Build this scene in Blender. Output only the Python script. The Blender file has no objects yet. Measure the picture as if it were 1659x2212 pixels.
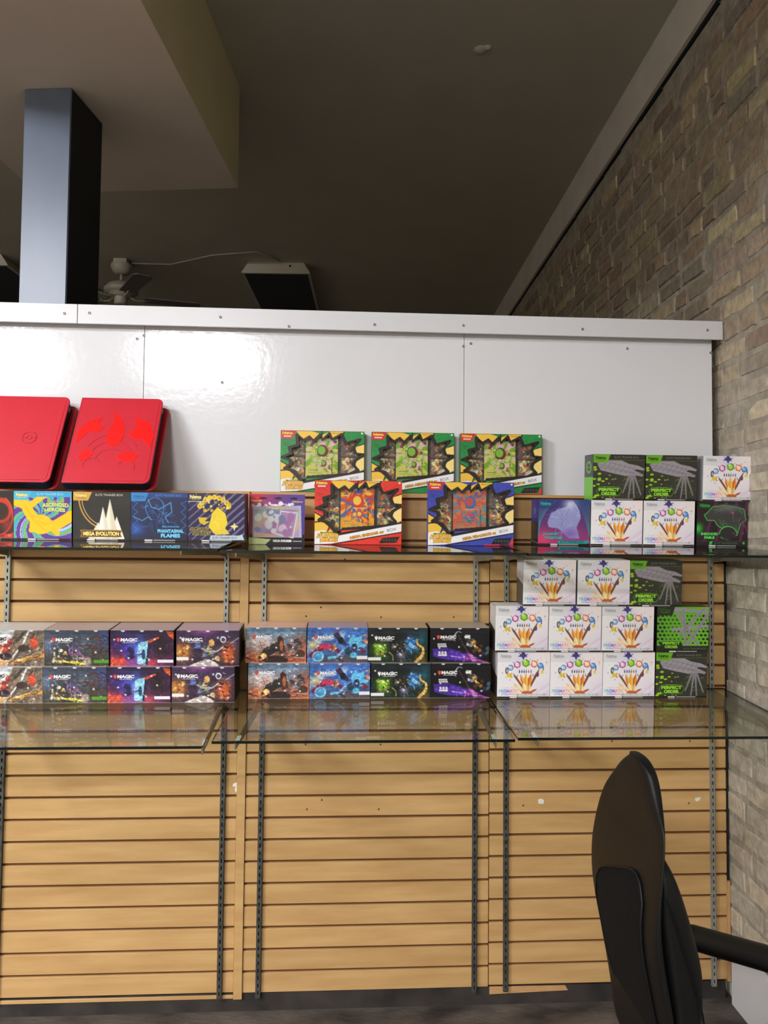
import bpy, bmesh, math, random
import numpy as np
from mathutils import Vector, Matrix
PI = math.pi
# ------------------------------------------------------------ camera
W_, H_, F_ = 1659.0, 2212.0, 1550.0
CAM = np.array([0.0, -2.614, 1.66])
yaw, pitch, roll = .05507391, .03977145, .00915015
fw = np.array([math.sin(yaw)*math.cos(pitch), math.cos(yaw)*math.cos(pitch), math.sin(pitch)])
_r = np.array([math.cos(yaw), -math.sin(yaw), 0.0]); _u = np.cross(_r, fw)
rt = math.cos(roll)*_r + math.sin(roll)*_u
up = -math.sin(roll)*_r + math.cos(roll)*_u
S = bpy.context.scene
COL = S.collection
cd = bpy.data.cameras.new('camera'); cam = bpy.data.objects.new('camera', cd); COL.objects.link(cam)
cd.sensor_fit = 'HORIZONTAL'; cd.sensor_width = 36.0; cd.lens = F_/W_*36.0
cd.clip_start = .05; cd.clip_end = 60
m = Matrix.Identity(4)
for i in range(3):
    m[i][0] = rt[i]; m[i][1] = up[i]; m[i][2] = -fw[i]; m[i][3] = CAM[i]
cam.matrix_world = m
S.camera = cam
# ------------------------------------------------------------ world, exposure
wd = bpy.data.worlds.new('world'); S.world = wd; wd.use_nodes = True
wd.node_tree.nodes['Background'].inputs[0].default_value = (.9, .95, 1, 1)
wd.node_tree.nodes['Background'].inputs[1].default_value = .05
S.view_settings.view_transform = 'Standard'; S.view_settings.look = 'None'
S.view_settings.exposure = 0.0; S.view_settings.gamma = 1.0; S.view_settings.use_curve_mapping = False
LAMP = 130.0          # strength of the lamps' diffusers
CEIL = 4.01
# two lit ceiling lamps and a third, unseen one added for light fall-off (built further down by the same builder as the unlit one)
LAMPS = [(-1.80, -6.2), (-4.35, -6.2), (-3.7, -2.9)]

# ------------------------------------------------------------ helpers
def ray(x, y): return fw + (x-W_/2)/F_*rt - (y-H_/2)/F_*up
def aty(x, y, Y):
    d = ray(x, y); return CAM + d*((Y-CAM[1])/d[1])
def atz(x, y, Z):
    d = ray(x, y); return CAM + d*((Z-CAM[2])/d[2])
def toz(P):
    v = np.array(P)-CAM; z = v@fw; return (W_/2+F_*(v@rt)/z, H_/2-F_*(v@up)/z)
def lin(c):
    return tuple((x/255/12.92 if x/255 <= .04045 else ((x/255+.055)/1.055)**2.4) for x in c[:3])
def rgb(h):
    return tuple(int(h[i:i+2], 16) for i in (0, 2, 4)) if isinstance(h, str) else h

def tag(o, label=None, cat=None, group=None, kind=None):
    if label: o['label'] = label
    if cat: o['category'] = cat
    if group: o['group'] = group
    if kind: o['kind'] = kind
    return o
def empty(name, loc=(0, 0, 0), rot=(0, 0, 0)):
    o = bpy.data.objects.new(name, None); COL.objects.link(o); o.location = loc; o.rotation_euler = rot
    o.empty_display_size = .05
    return o
def link(name, me, parent=None, loc=(0, 0, 0), rot=(0, 0, 0)):
    o = bpy.data.objects.new(name, me); COL.objects.link(o); o.parent = parent; o.location = loc; o.rotation_euler = rot
    return o
class MB:
    """collects shapes into one mesh; optional per-face colours"""
    def __init__(s): s.v = []; s.f = []; s.c = []; s.sm = []
    def add(s, vs, fs, col=None, smooth=False):
        n = len(s.v); s.v += [tuple(map(float, v)) for v in vs]
        for f in fs: s.f.append([i+n for i in f]); s.c.append(col or (200, 200, 200)); s.sm.append(smooth)
        return s
    def box(s, x0, x1, y0, y1, z0, z1, col=None, T=None):
        vs = [(x, y, z) for x in (x0, x1) for y in (y0, y1) for z in (z0, z1)]
        if T is not None: vs = [T @ Vector(v) for v in vs]
        return s.add(vs, [(0, 1, 3, 2), (4, 6, 7, 5), (0, 4, 5, 1), (2, 3, 7, 6), (0, 2, 6, 4), (1, 5, 7, 3)], col)
    def prism(s, pts, y0, y1, col=None, axis='y', smooth=False, T=None):
        n = len(pts)
        if axis == 'y': vs = [(p[0], y0, p[1]) for p in pts]+[(p[0], y1, p[1]) for p in pts]
        elif axis == 'x': vs = [(y0, p[0], p[1]) for p in pts]+[(y1, p[0], p[1]) for p in pts]
        else: vs = [(p[0], p[1], y0) for p in pts]+[(p[0], p[1], y1) for p in pts]
        if T is not None: vs = [T @ Vector(v) for v in vs]
        s.add(vs, [list(range(n)), list(range(2*n-1, n-1, -1))], col)
        k = len(s.v)-2*n
        for i in range(n):
            j = (i+1) % n
            s.f.append([k+i, k+n+i, k+n+j, k+j]); s.c.append(col or (200, 200, 200)); s.sm.append(smooth)
        return s
    def tube(s, pts, r, n=8, col=None, cap=True):
        P = [Vector(p) for p in pts]; rings = []
        rr = r if isinstance(r, (list, tuple)) else [r]*len(P)
        for i, p in enumerate(P):
            d = (P[min(i+1, len(P)-1)]-P[max(i-1, 0)]).normalized()
            a = d.orthogonal().normalized() if i == 0 else (a-d*a.dot(d)).normalized()
            b = d.cross(a)
            rings.append([p+(a*math.cos(2*PI*k/n)+b*math.sin(2*PI*k/n))*rr[i] for k in range(n)])
        vs = [v for R in rings for v in R]; fs = []
        for i in range(len(P)-1):
            for k in range(n):
                k2 = (k+1) % n; fs.append((i*n+k, i*n+k2, (i+1)*n+k2, (i+1)*n+k))
        if cap: fs += [list(range(n-1, -1, -1)), [(len(P)-1)*n+k for k in range(n)]]
        return s.add(vs, fs, col, True)
    def lathe(s, prof, n=24, col=None, c=(0, 0, 0)):
        vs = [(c[0]+r*math.cos(2*PI*k/n), c[1]+r*math.sin(2*PI*k/n), c[2]+z) for r, z in prof for k in range(n)]
        fs = [(i*n+k, i*n+(k+1) % n, (i+1)*n+(k+1) % n, (i+1)*n+k) for i in range(len(prof)-1) for k in range(n)]
        return s.add(vs, fs, col, True)
    def mesh(s, name, mat, bevel=0, colors=False, seg=1, fix=True):
        me = bpy.data.meshes.new(name); me.from_pydata(s.v, [], s.f)
        if colors:
            at = me.color_attributes.new('Col', 'FLOAT_COLOR', 'CORNER')
            buf = []
            for p, c in zip(me.polygons, s.c): buf += [*lin(rgb(c)), 1.0]*p.loop_total
            at.data.foreach_set('color', buf)
        me.polygons.foreach_set('use_smooth', s.sm)
        if bevel or fix:
            bm = bmesh.new(); bm.from_mesh(me)
            if fix: bmesh.ops.recalc_face_normals(bm, faces=bm.faces)
            if bevel:
                es = [e for e in bm.edges if len(e.link_faces) == 2 and e.calc_face_angle(0) > .6]
                bmesh.ops.bevel(bm, geom=es, offset=bevel, segments=seg, affect='EDGES', profile=.6, clamp_overlap=True)
            bm.to_mesh(me); bm.free()
        if mat: me.materials.append(mat)
        return me
    def obj(s, name, mat, parent=None, **k):
        loc = k.pop('loc', (0, 0, 0)); rot = k.pop('rot', (0, 0, 0))
        return link(name, s.mesh(name, mat, **k), parent, loc, rot)

# ------------------------------------------------------------ materials
def mat(name, col=(128, 128, 128), rough=.5, metal=0, noise=0, nscale=8, coat=0, spec=.5, bump=0, bscale=60, vcol=False,
        stretch=None, col2=None, rnd=0, emit=None, emis=0, coatr=.1, detail=6):
    M = bpy.data.materials.new(name); M.use_nodes = True; N = M.node_tree.nodes; L = M.node_tree.links
    b = N['Principled BSDF']; b.inputs['Roughness'].default_value = rough; b.inputs['Metallic'].default_value = metal
    b.inputs['Specular IOR Level'].default_value = spec
    if coat: b.inputs['Coat Weight'].default_value = coat; b.inputs['Coat Roughness'].default_value = coatr
    if emis: b.inputs['Emission Color'].default_value = (*lin(emit), 1); b.inputs['Emission Strength'].default_value = emis
    src = None
    if vcol:
        a = N.new('ShaderNodeVertexColor'); a.layer_name = 'Col'; src = a.outputs['Color']
    tc = N.new('ShaderNodeTexCoord'); mp = N.new('ShaderNodeMapping'); L.new(tc.outputs['Object'], mp.inputs['Vector'])
    if stretch: mp.inputs['Scale'].default_value = stretch
    if noise or col2:
        nz = N.new('ShaderNodeTexNoise'); nz.inputs['Scale'].default_value = nscale; nz.inputs['Detail'].default_value = detail
        L.new(mp.outputs['Vector'], nz.inputs['Vector'])
        mx = N.new('ShaderNodeMix'); mx.data_type = 'RGBA'
        rmp = N.new('ShaderNodeMapRange'); rmp.inputs['From Min'].default_value = .32; rmp.inputs['From Max'].default_value = .68
        L.new(nz.outputs['Fac'], rmp.inputs['Value']); L.new(rmp.outputs['Result'], mx.inputs['Factor'])
        c1 = lin(rgb(col)); c2 = lin(rgb(col2)) if col2 else tuple(x*(1-noise) for x in c1)
        if vcol:
            mx.blend_type = 'MULTIPLY'; L.new(src, mx.inputs[6]); mx.inputs[7].default_value = (1-noise, 1-noise, 1-noise, 1)
        else:
            mx.inputs[6].default_value = (*c1, 1); mx.inputs[7].default_value = (*c2, 1)
        src = mx.outputs[2]
    if rnd:
        oi = N.new('ShaderNodeObjectInfo'); mr = N.new('ShaderNodeMapRange'); mr.inputs['To Min'].default_value = 1-rnd; mr.inputs['To Max'].default_value = 1+rnd*.5
        L.new(oi.outputs['Random'], mr.inputs['Value'])
        vm = N.new('ShaderNodeVectorMath'); vm.operation = 'SCALE'
        if src is None:
            vm.inputs[0].default_value = lin(rgb(col))
        else: L.new(src, vm.inputs[0])
        L.new(mr.outputs['Result'], vm.inputs['Scale']); src = vm.outputs[0]
    if src is not None: L.new(src, b.inputs['Base Color'])
    else: b.inputs['Base Color'].default_value = (*lin(rgb(col)), 1)
    if bump:
        n2 = N.new('ShaderNodeTexNoise'); n2.inputs['Scale'].default_value = bscale; n2.inputs['Detail'].default_value = 5
        L.new(mp.outputs['Vector'], n2.inputs['Vector'])
        bp = N.new('ShaderNodeBump'); bp.inputs['Strength'].default_value = bump; bp.inputs['Distance'].default_value = .01
        L.new(n2.outputs['Fac'], bp.inputs['Height']); L.new(bp.outputs['Normal'], b.inputs['Normal'])
    return M
M = {}
M['ceiling'] = mat('ceiling paint', (182, 177, 164), .9, noise=.06, nscale=3)
M['soffit'] = mat('soffit paint', (205, 197, 158), .9, noise=.05, nscale=4)
M['soffit_under'] = mat('soffit underside paint', (215, 202, 188), .9, noise=.1, nscale=2)
M['beam'] = mat('wall top board paint', (214, 208, 200), .8, noise=.12, nscale=5)
M['plain'] = mat('wall paint', (190, 178, 155), .8)
M['dark_far'] = mat('far wall paint', (60, 55, 48), .9)
M['floor'] = mat('worn dark concrete floor', (104, 95, 88), .72, col2=(46, 40, 38), nscale=4, bump=.35, bscale=26, detail=14, stretch=(1, 2.2, 1))
M['curb'] = mat('dark concrete curb', (62, 55, 52), .8, col2=(34, 30, 29), nscale=9, detail=12)
M['mortar'] = mat('mortar', (172, 164, 150), .95, col2=(136, 128, 116), nscale=14, bump=.8, bscale=50)
M['brick'] = mat('brick', vcol=True, rough=.92, noise=.34, nscale=28, bump=.6, bscale=48)
M['panel'] = mat('white fibreglass panel', (220, 221, 227), .13, spec=.42, bump=.05, bscale=45)
M['cap'] = mat('white metal cap', (214, 215, 221), .35)
M['screw'] = mat('screw', (150, 150, 155), .35, metal=.8)
M['slat'] = mat('maple laminate slat', (208, 169, 115), .5, col2=(188, 147, 94), nscale=3.2, stretch=(.9, 1, 7), rnd=.05, bump=.05, bscale=90, detail=8)
M['slatback'] = mat('brown groove backing', (104, 64, 32), .7)
M['steel'] = mat('galvanised steel', (172, 174, 168), .42, metal=.55, noise=.2, nscale=40)
M['bracket'] = mat('bracket steel', (150, 152, 142), .4, metal=.7, noise=.2, nscale=30)
M['hole'] = mat('slot dark', (12, 12, 12), .9)
M['print'] = mat('glossy print', vcol=True, rough=.34, coat=.25, coatr=.12)
M['card'] = mat('card box board', vcol=True, rough=.4, coat=.15)
M['letter'] = mat('printed lettering', vcol=True, rough=.4, coat=.2)
M['red'] = mat('red leatherette', (202, 36, 54), .42, bump=.08, bscale=260, noise=.06, nscale=6)
M['redfoil'] = mat('bright red foil', (255, 18, 16), .35, bump=.15, bscale=200)
M['redline'] = mat('dark red embossing', (165, 26, 42), .55)
M['zip'] = mat('black binder fabric', (16, 16, 18), .8, bump=.3, bscale=250)
M['pages'] = mat('black pages', (26, 26, 30), .35)
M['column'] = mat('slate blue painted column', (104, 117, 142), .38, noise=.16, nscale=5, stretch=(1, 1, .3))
M['colside'] = mat('black column side', (20, 22, 26), .6)
M['darksteel'] = mat('dark steel rail', (92, 93, 90), .45, metal=.3, noise=.5, nscale=60)
M['gapshade'] = mat('painted gap shadow', (48, 40, 38), .95, noise=.5, nscale=50)
M['lampw'] = mat('white enamel housing', (190, 184, 170), .5)
M['lens'] = mat('unlit lamp lens', (60, 64, 74), .3)
M['fan'] = mat('off white fan enamel', (170, 165, 150), .45)
M['blade'] = mat('fan blade', (110, 104, 98), .6)
M['wire'] = mat('white cable', (150, 146, 135), .6)
M['leather'] = mat('black leather', (9, 9, 10), .5, spec=.35, bump=.08, bscale=120, noise=.2, nscale=10)
M['leather2'] = mat('matte black fabric back', (5, 5, 8), .85, spec=.2, bump=.2, bscale=200)
M['plastic'] = mat('black plastic', (10, 10, 10), .45)
M['pine'] = mat('pine offcut', (206, 158, 108), .7, noise=.2, nscale=30, stretch=(1, 4, 8))
M['tape'] = mat('white paper', (228, 228, 224), .7)
M['skirt'] = mat('white skirting board', (205, 206, 212), .4)
def glassmat(name, tint, rough=.015, ior=1.42, edge=False):
    g = bpy.data.materials.new(name); g.use_nodes = True; N = g.node_tree.nodes; L = g.node_tree.links
    N.clear(); o = N.new('ShaderNodeOutputMaterial'); t = N.new('ShaderNodeBsdfTransparent'); gl = N.new('ShaderNodeBsdfGlossy')
    t.inputs['Color'].default_value = (*tint, 1); gl.inputs['Roughness'].default_value = rough
    ge = N.new('ShaderNodeNewGeometry'); dt_ = N.new('ShaderNodeVectorMath'); dt_.operation = 'DOT_PRODUCT'     # Schlick's Fresnel, the same from both sides
    L.new(ge.outputs['Incoming'], dt_.inputs[0]); L.new(ge.outputs['Normal'], dt_.inputs[1])
    def mth(op, a, b_):
        n_ = N.new('ShaderNodeMath'); n_.operation = op
        for i_, x_ in enumerate((a, b_)):
            if x_ is None: continue
            if isinstance(x_, (int, float)): n_.inputs[i_].default_value = x_
            else: L.new(x_, n_.inputs[i_])
        return n_.outputs[0]
    f0 = ((ior-1)/(ior+1))**2
    q_ = mth('ADD', mth('MULTIPLY', mth('POWER', mth('SUBTRACT', 1.0, mth('ABSOLUTE', dt_.outputs['Value'], None)), 5.0), 1-f0), f0); mx = N.new('ShaderNodeMixShader')
    L.new(q_, mx.inputs[0]); L.new(t.outputs[0], mx.inputs[1]); L.new(gl.outputs[0], mx.inputs[2]); L.new(mx.outputs[0], o.inputs[0])
    return g
M['glass'] = glassmat('shelf glass', (.93, .955, .93))
M['film'] = glassmat('clear window film', (.96, .96, .96), .06, 1.25)
M['glassedge'] = mat('dark green glass edge', (8, 20, 16), .15)
def lampmat():
    g = mat('lit diffuser', (240, 240, 240), .6); b = g.node_tree.nodes['Principled BSDF']
    b.inputs['Emission Color'].default_value = (.985, .99, 1.0, 1); b.inputs['Emission Strength'].default_value = LAMP
    return g
M['lit'] = lampmat()

# ------------------------------------------------------------ the room
def struct(name, mb, mt, **k):
    o = mb.obj(name, mt, **k); o['kind'] = 'structure'; return o
BD = np.array([.0241905, 1.0, 0.0]); BD /= np.linalg.norm(BD)      # direction of the brick wall
BN = np.array([-BD[1], BD[0], 0.0])                                # its normal, into the room
BP = np.array([1.4373, 0.0, 0.0])
def bw(t, z, out=0.0): p = BP+BD*t+BN*out; return (p[0], p[1], z)
struct('floor', MB().box(-6.6, 2.2, -9.6, 9.2, -.05, 0), M['floor'])
ceil = struct('ceiling', MB().box(-6.6, 2.2, -9.6, 9.2, CEIL, CEIL+.05), M['ceiling'])
struct('wall_left', MB().box(-6.6, -6.5, -9.5, 9.1, 0, CEIL), M['plain'])
struct('wall_front', MB().box(-6.5, 1.6, -9.6, -9.5, 0, CEIL), M['plain'])
struct('wall_far', MB().box(-6.5, 1.7, 9.1, 9.2, 0, CEIL), M['dark_far'])
# plaster bump on the ceiling
p = atz(1038, 108, CEIL)
b = MB().lathe([(.035, 0), (.03, -.006), (.018, -.012), (0.0005, -.015)], 14, c=(p[0], p[1], CEIL))
b.lathe([(.02, 0), (.014, -.01), (0.0005, -.014)], 10, c=(p[0]+.03, p[1]-.02, CEIL))
b.obj('plaster_patch', M['ceiling'], ceil)

# brick wall
GAPZ = 3.755
bwall = MB()
v = [bw(-6.9, 0), bw(9.1, 0), bw(9.1, GAPZ+.26), bw(-6.9, GAPZ+.26), bw(-6.9, 0, -.2), bw(9.1, 0, -.2), bw(9.1, GAPZ+.26, -.2), bw(-6.9, GAPZ+.26, -.2)]
bwall.add(v, [(0, 1, 2, 3), (4, 7, 6, 5), (0, 3, 7, 4), (1, 5, 6, 2), (3, 2, 6, 7), (0, 4, 5, 1)])
wall_r = struct('wall_right', bwall, M['mortar'])
rng = random.Random(7)
PAL = [((176, 158, 126), 5), ((160, 142, 116), 6), ((138, 122, 106), 7), ((126, 110, 98), 6), ((146, 126, 106), 6), ((192, 176, 142), 3), ((128, 102, 88), 2), ((120, 112, 104), 4), ((156, 142, 126), 7), ((150, 134, 122), 5)]
PL = [c for c, n in PAL for _ in range(n)]
def brick_geo(mb, t0, t1, z0, z1):
    out = rng.uniform(.001, .0085)*(1 if z1 > 2.42 else .6); col = rng.choice(PL); k = rng.uniform(.86, 1.1); col = tuple(min(255, 1.1*c*k*rng.uniform(.97, 1.03)) for c in col)
    col = tuple(x*.62+y_*.38 for x, y_ in zip(col, (172, 159, 138)))
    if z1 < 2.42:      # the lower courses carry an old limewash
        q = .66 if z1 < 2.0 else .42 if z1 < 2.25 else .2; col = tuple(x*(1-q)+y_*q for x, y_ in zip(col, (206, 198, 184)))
    n = [(0, 0), (.33, 0), (.7, 0), (1, 0), (1, .5), (1, 1), (.66, 1), (.3, 1), (0, 1), (0, .5)]
    j = .0048
    ring = [(t0+(t1-t0)*a+rng.uniform(-j, j), z0+(z1-z0)*b_+rng.uniform(-j, j)) for a, b_ in n]
    cx, cz = (t0+t1)/2, (z0+z1)/2
    inner = [(cx+(t-cx)*(1-.007/(t1-t0)*2), cz+(z-cz)*(1-.006/(z1-z0)*2)) for t, z in ring]
    tilt = rng.uniform(-.002, .002)
    vs = [bw(t, z, -.004) for t, z in ring]+[bw(t, z, out+tilt*(1 if t > cx else -1)) for t, z in inner]
    m_ = len(n)
    mb.add(vs, [(i, (i+1) % m_, m_+(i+1) % m_, m_+i) for i in range(m_)]+[list(range(m_, 2*m_))], col)
    return mb
cells = []
ch = .0835
for r in range(int(GAPZ/ch)):
    t = -1.6-rng.uniform(0, .2)
    z0 = r*ch+.005; z1 = z0+ch-.0145
    while t < 8.9:
        L_ = .102 if rng.random() < (.6 if r % 6 == 5 else .12) else rng.uniform(.195, .225)
        cells.append((t, t+L_, z0+rng.uniform(-.002, .002), z1+rng.uniform(-.002, .002))); t += L_+rng.uniform(.011, .02)
def vis(c):
    t, z = (c[0]+c[1])/2, (c[2]+c[3])/2; P = bw(t, z)
    if P[1] < -2.3: return 0
    x, y = toz(P); x0, y0 = toz(bw(c[0], c[2])); x1, y1 = toz(bw(c[1], c[3]))
    if not (-5 < min(x0, x1) < 1670 and -25 < y < 2230): return 0
    if P[1] > 0.02 and (y > 690 and x < 1548): return 0
    if P[1] > .3 and y > 690: return 0
    return abs(x1-x0)*abs(z_px(c))
def z_px(c): return toz(bw((c[0]+c[1])/2, c[3]))[1]-toz(bw((c[0]+c[1])/2, c[2]))[1]
sc = sorted(range(len(cells)), key=lambda i: -vis(cells[i]))
single = set(i for i in sc[:300] if vis(cells[i]) > 0)
rest = MB()
for i, c in enumerate(cells):
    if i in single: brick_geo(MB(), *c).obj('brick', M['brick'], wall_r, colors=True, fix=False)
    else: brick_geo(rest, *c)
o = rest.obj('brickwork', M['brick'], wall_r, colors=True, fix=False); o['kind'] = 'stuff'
# board between the brick and the ceiling
bb = MB()
for i in range(24):
    t0, t1 = -6.9+i*.667, -6.9+(i+1)*.667
    j0, j1 = [rng.uniform(-.004, .004) for _ in range(2)]
    bb.add([bw(t0, GAPZ+.02, .03), bw(t1, GAPZ+.02, .03), bw(t1, CEIL, .028), bw(t0, CEIL, .028), bw(t0, GAPZ+.02, 0), bw(t1, GAPZ+.02, 0)], [(0, 1, 2, 3), (0, 4, 5, 1)])
struct('trim_3', bb, M['beam'])
gp = MB()
for i in range(60):
    t0, t1 = -6.9+i*.266, -6.9+(i+1)*.266; h0 = rng.uniform(.006, .02)
    gp.add([bw(t0, GAPZ+.022-h0, .011), bw(t1, GAPZ+.022-h0*.8, .011), bw(t1, GAPZ+.024, .014), bw(t0, GAPZ+.024, .014), bw(t0, GAPZ+.022-h0, 0), bw(t1, GAPZ+.022-h0*.8, 0)], [(0, 1, 2, 3), (0, 4, 5, 1)])
struct('trim_5', gp, M['hole'])  # black strip painted in as the shade of the gap under the board
# white skirting on the brick wall
sk = MB(); sk.add([bw(-1.6, 0, .008), bw(-.03, 0, .008), bw(-.03, .226, .008), bw(-1.6, .226, .008), bw(-1.6, 0, .02), bw(-.03, 0, .02), bw(-.03, .222, .02), bw(-1.6, .222, .02)],
      [(0, 1, 2, 3), (4, 5, 6, 7), (3, 2, 6, 7), (1, 5, 6, 2), (0, 3, 7, 4), (0, 4, 5, 1)])
struct('baseboard_right', sk, M['skirt'])

# soffit and column
Ys = atz(514, 188, CEIL)[1]
ZS = aty(514, 406, Ys)[2]
def P2(x, y): q = atz(x, y, ZS); return np.array(q[:2])
A = P2(514, 406); B = P2(304, 0); dirR = (B-A)/np.linalg.norm(B-A)
Lq, Lp = P2(48, 390), P2(0, 350)
F2 = P2(220, 414); df = F2-A
# far edge meets the left edge
dl = (Lp-Lq)/np.linalg.norm(Lp-Lq)
s_ = np.linalg.solve(np.array([df, -dl]).T, Lq-A); Fl = A+df*s_[0]
dl = dirR
nr, nl = A+dirR*((A[1]+3.4)/-dirR[1]), Fl+dl*((Fl[1]+3.4)/-dl[1])
sf = MB(); q = [(*A, ZS), (*nr, ZS), (*nl, ZS), (*Fl, ZS)]; qt = [(x, y, CEIL+.01) for x, y, _ in q]
sf.add(q+qt, [(0, 1, 2, 3), (0, 4, 5, 1), (1, 5, 6, 2), (2, 6, 7, 3), (3, 7, 4, 0), (4, 7, 6, 5)])
so = struct('ceiling_soffit', sf, M['soffit'])
so.data.materials.append(M['soffit_under'])
for pl in so.data.polygons:
    if abs(pl.normal.z) > .9: pl.material_index = 1
c0, c1, c2 = P2(53, 191), P2(155, 188), P2(222, 266)
c3 = c0+(c2-c1)
cm = MB().prism([c0, c1, c2, c3], 0, ZS-.002, axis='z')
colo = tag(cm.obj('column', M['column'], bevel=.004), 'square slate blue column rising behind the white partition to the soffit', 'column')
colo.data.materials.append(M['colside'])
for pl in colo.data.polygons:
    if pl.normal.x > .7: pl.material_index = 1  # right face gets a near-black colour, other faces slate blue
# lip of the paneling along the column's right front edge
e = (c1-c0)/np.linalg.norm(c1-c0); nrm = np.array([e[1], -e[0]])
q0 = c1-e*.028
MB().prism([q0+nrm*.0005, c1-e*.002+nrm*.0005, c1-e*.002+nrm*.0035, q0+nrm*.0035], 0, ZS-.02, axis='z').obj('corner_strip', M['column'], colo)

# ------------------------------------------------------------ partition
PY = .045
xs = [-2.1, -.742, .444, 1.404]
wb = struct('wall_back', MB().box(-2.1, 1.395, PY+.012, PY+.1, 0, 2.43), M['plain'])
def screw(mb, x, y, z): mb.lathe([(.0048, 0), (.0045, .002), (.0028, .003), (.0026, .0012), (0.0003, .0012)], 10)
sm_ = MB().lathe([(.0050, 0), (.0046, .0022), (.0028, .003), (.0024, .0012), (0.0003, .0012)], 10).mesh('screw', M['screw'])
def put_screw(par, px_, py_, Y):
    p = aty(px_, py_, Y); link('screw', sm_, par, tuple(p), (PI/2, 0, 0))
CAPZ = (2.434, 2.506)
scr = {0: [(296, 732)], 1: [(311, 725), (1001, 748), (480, 826)], 2: [(1017, 742), (1355, 753), (1535, 762)]}
for i in range(3):
    pn = MB().box(xs[i]+.0008, xs[i+1]-.0008, PY, PY+.012, 1.72, 2.45).obj('wall_panel', M['panel'], wb, bevel=.0008)
    for a_, b_ in scr[i]: put_screw(wb, a_, b_, PY-.0005)
# cap: front lip and top, two lengths
jx = aty(167, 670, .01)[0]
for k, (x0, x1) in enumerate([(-2.1, jx-.001), (jx+.001, 1.430)]):
    cp = struct('trim_%d' % (k+1), MB().prism([(.012, 2.436), (.016, 2.434), (.016, 2.503), (PY+.11, 2.503), (PY+.11, 2.44), (PY+.114, 2.44), (PY+.114, 2.506), (.012, 2.506)], x0, x1, axis='x'), M['cap'], bevel=.0008)
    for a_, b_ in ([(139, 677)] if k == 0 else [(193, 676), (476, 685), (624, 705), (809, 701), (1001, 703), (1258, 711), (1528, 713)]):
        put_screw(cp, a_, b_, .0115)

# slatwall
SP = .0762
def slatwall(x0, x1, gz, label, top=1.8335, bottom=.052):
    r = empty('slatwall_panel', ((x0+x1)/2, 0, bottom)); tag(r, label, 'wall panel', 'slatwall panels under the white partition')
    c = (x0+x1)/2
    MB().box(x0-c, x1-c, .010, PY-.0005, 0, top-bottom).obj('backing_board', M['slatback'], r)
    g = gz+SP*20
    edges = []
    while g > top: g -= SP
    hi = top
    k = 0
    while True:
        lo = max(bottom, g+.0047)
        if hi-lo > .004:
            MB().box(x0-c, x1-c, 0, .0099, lo-bottom, hi-bottom).obj('slat', M['slat'], r, bevel=.0009)
        if lo <= bottom: break
        hi = g-.0047; g -= SP
    return r
slw = [slatwall(-1.75, -.372, 1.66-.0752*.98, 'wide maple slatwall panel at the left end beneath the red binders', bottom=.045),
       slatwall(-.3395, .5335, 1.66-.0777*.98, 'middle maple slatwall panel under the boxes with cut-out windows', bottom=.052),
       slatwall(.5365, 1.4185, 1.66-.0720*.98, 'maple slatwall panel at the right end next to the brick wall', bottom=.063)]
tag(MB().box(-.371, -.3405, -.006, PY-.001, .045, 1.8335).obj('wood_batten', M['slat'], bevel=.001), 'narrow vertical maple batten between left and middle slatwall panels', 'batten')
tag(MB().box(1.4195, 1.432, .0, PY, .06, .42).obj('wood_filler', M['pine'], bevel=.001), 'short pale wood filler strip low between slatwall and brick', 'batten')
struct('trim_4', MB().box(-2.1, 1.41, .003, PY+.01, 0, .062), M['curb'])
struct('trim_6', MB().box(1.4195, 1.4345, .012, PY, .42, 1.86), M['gapshade'])  # dark strip standing in for the shadow between slatwall and brick
# strip of bare pine at the foot of the right panel
q_ = [aty(a, b, -.006) for a, b in ((1058, 2150), (1228, 2141), (1222, 2131), (1058, 2134))]; rp = slw[2]
tag(MB().prism([(v[0]-rp.location[0], v[2]-rp.location[2]) for v in q_], -.0003, .0028).obj('filler_strip', M['pine'], rp), 'short strip of bare pine at the foot of the panel')
# screw holes and dents in slats: small dark pins
hm = MB().lathe([(.0035, 0), (.003, .0008), (.0003, .0009)], 8).mesh('nail_hole', M['slatback'])
for pi, pts in {1: [(661, 1331), (693, 1312), (823, 1333), (663, 1748), (695, 1728), (822, 1608), (818, 1748), (660, 1608), (745, 1208), (980, 1333)], 2: [(1322, 1601), (1490, 1601), (1130, 1740), (1488, 1735)]}.items():
    for a_, b_ in pts:
        p = aty(a_, b_, 0); pr = slw[pi]
        link('nail_hole', hm, pr, (p[0]-pr.location[0], -.0002, p[2]-pr.location[2]), (PI/2, 0, 0))
# paper scraps
def scrap(pts, label):
    c = aty(*pts[0], 0); q = [aty(a, b_, 0) for a, b_ in pts]
    tag(MB().prism([(v[0], v[2]) for v in q], -.0014, -.0002).obj('paper_scrap', M['tape']), label, 'paper scrap')
scrap([(503, 1693), (513, 1689), (516, 1699), (520, 1704), (519, 1709), (509, 1711), (507, 1704), (510, 1699), (503, 1699)], 'torn white sticker scrap stuck left of the vertical batten')
scrap([(1162, 1727), (1169, 1725), (1175, 1728), (1174, 1736), (1163, 1736)], 'small white sticker scrap left of the black chair')
scrap([(1501, 1724), (1513, 1722), (1512, 1727), (1507, 1731), (1502, 1730)], 'small white sticker scrap right of the black chair')

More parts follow.
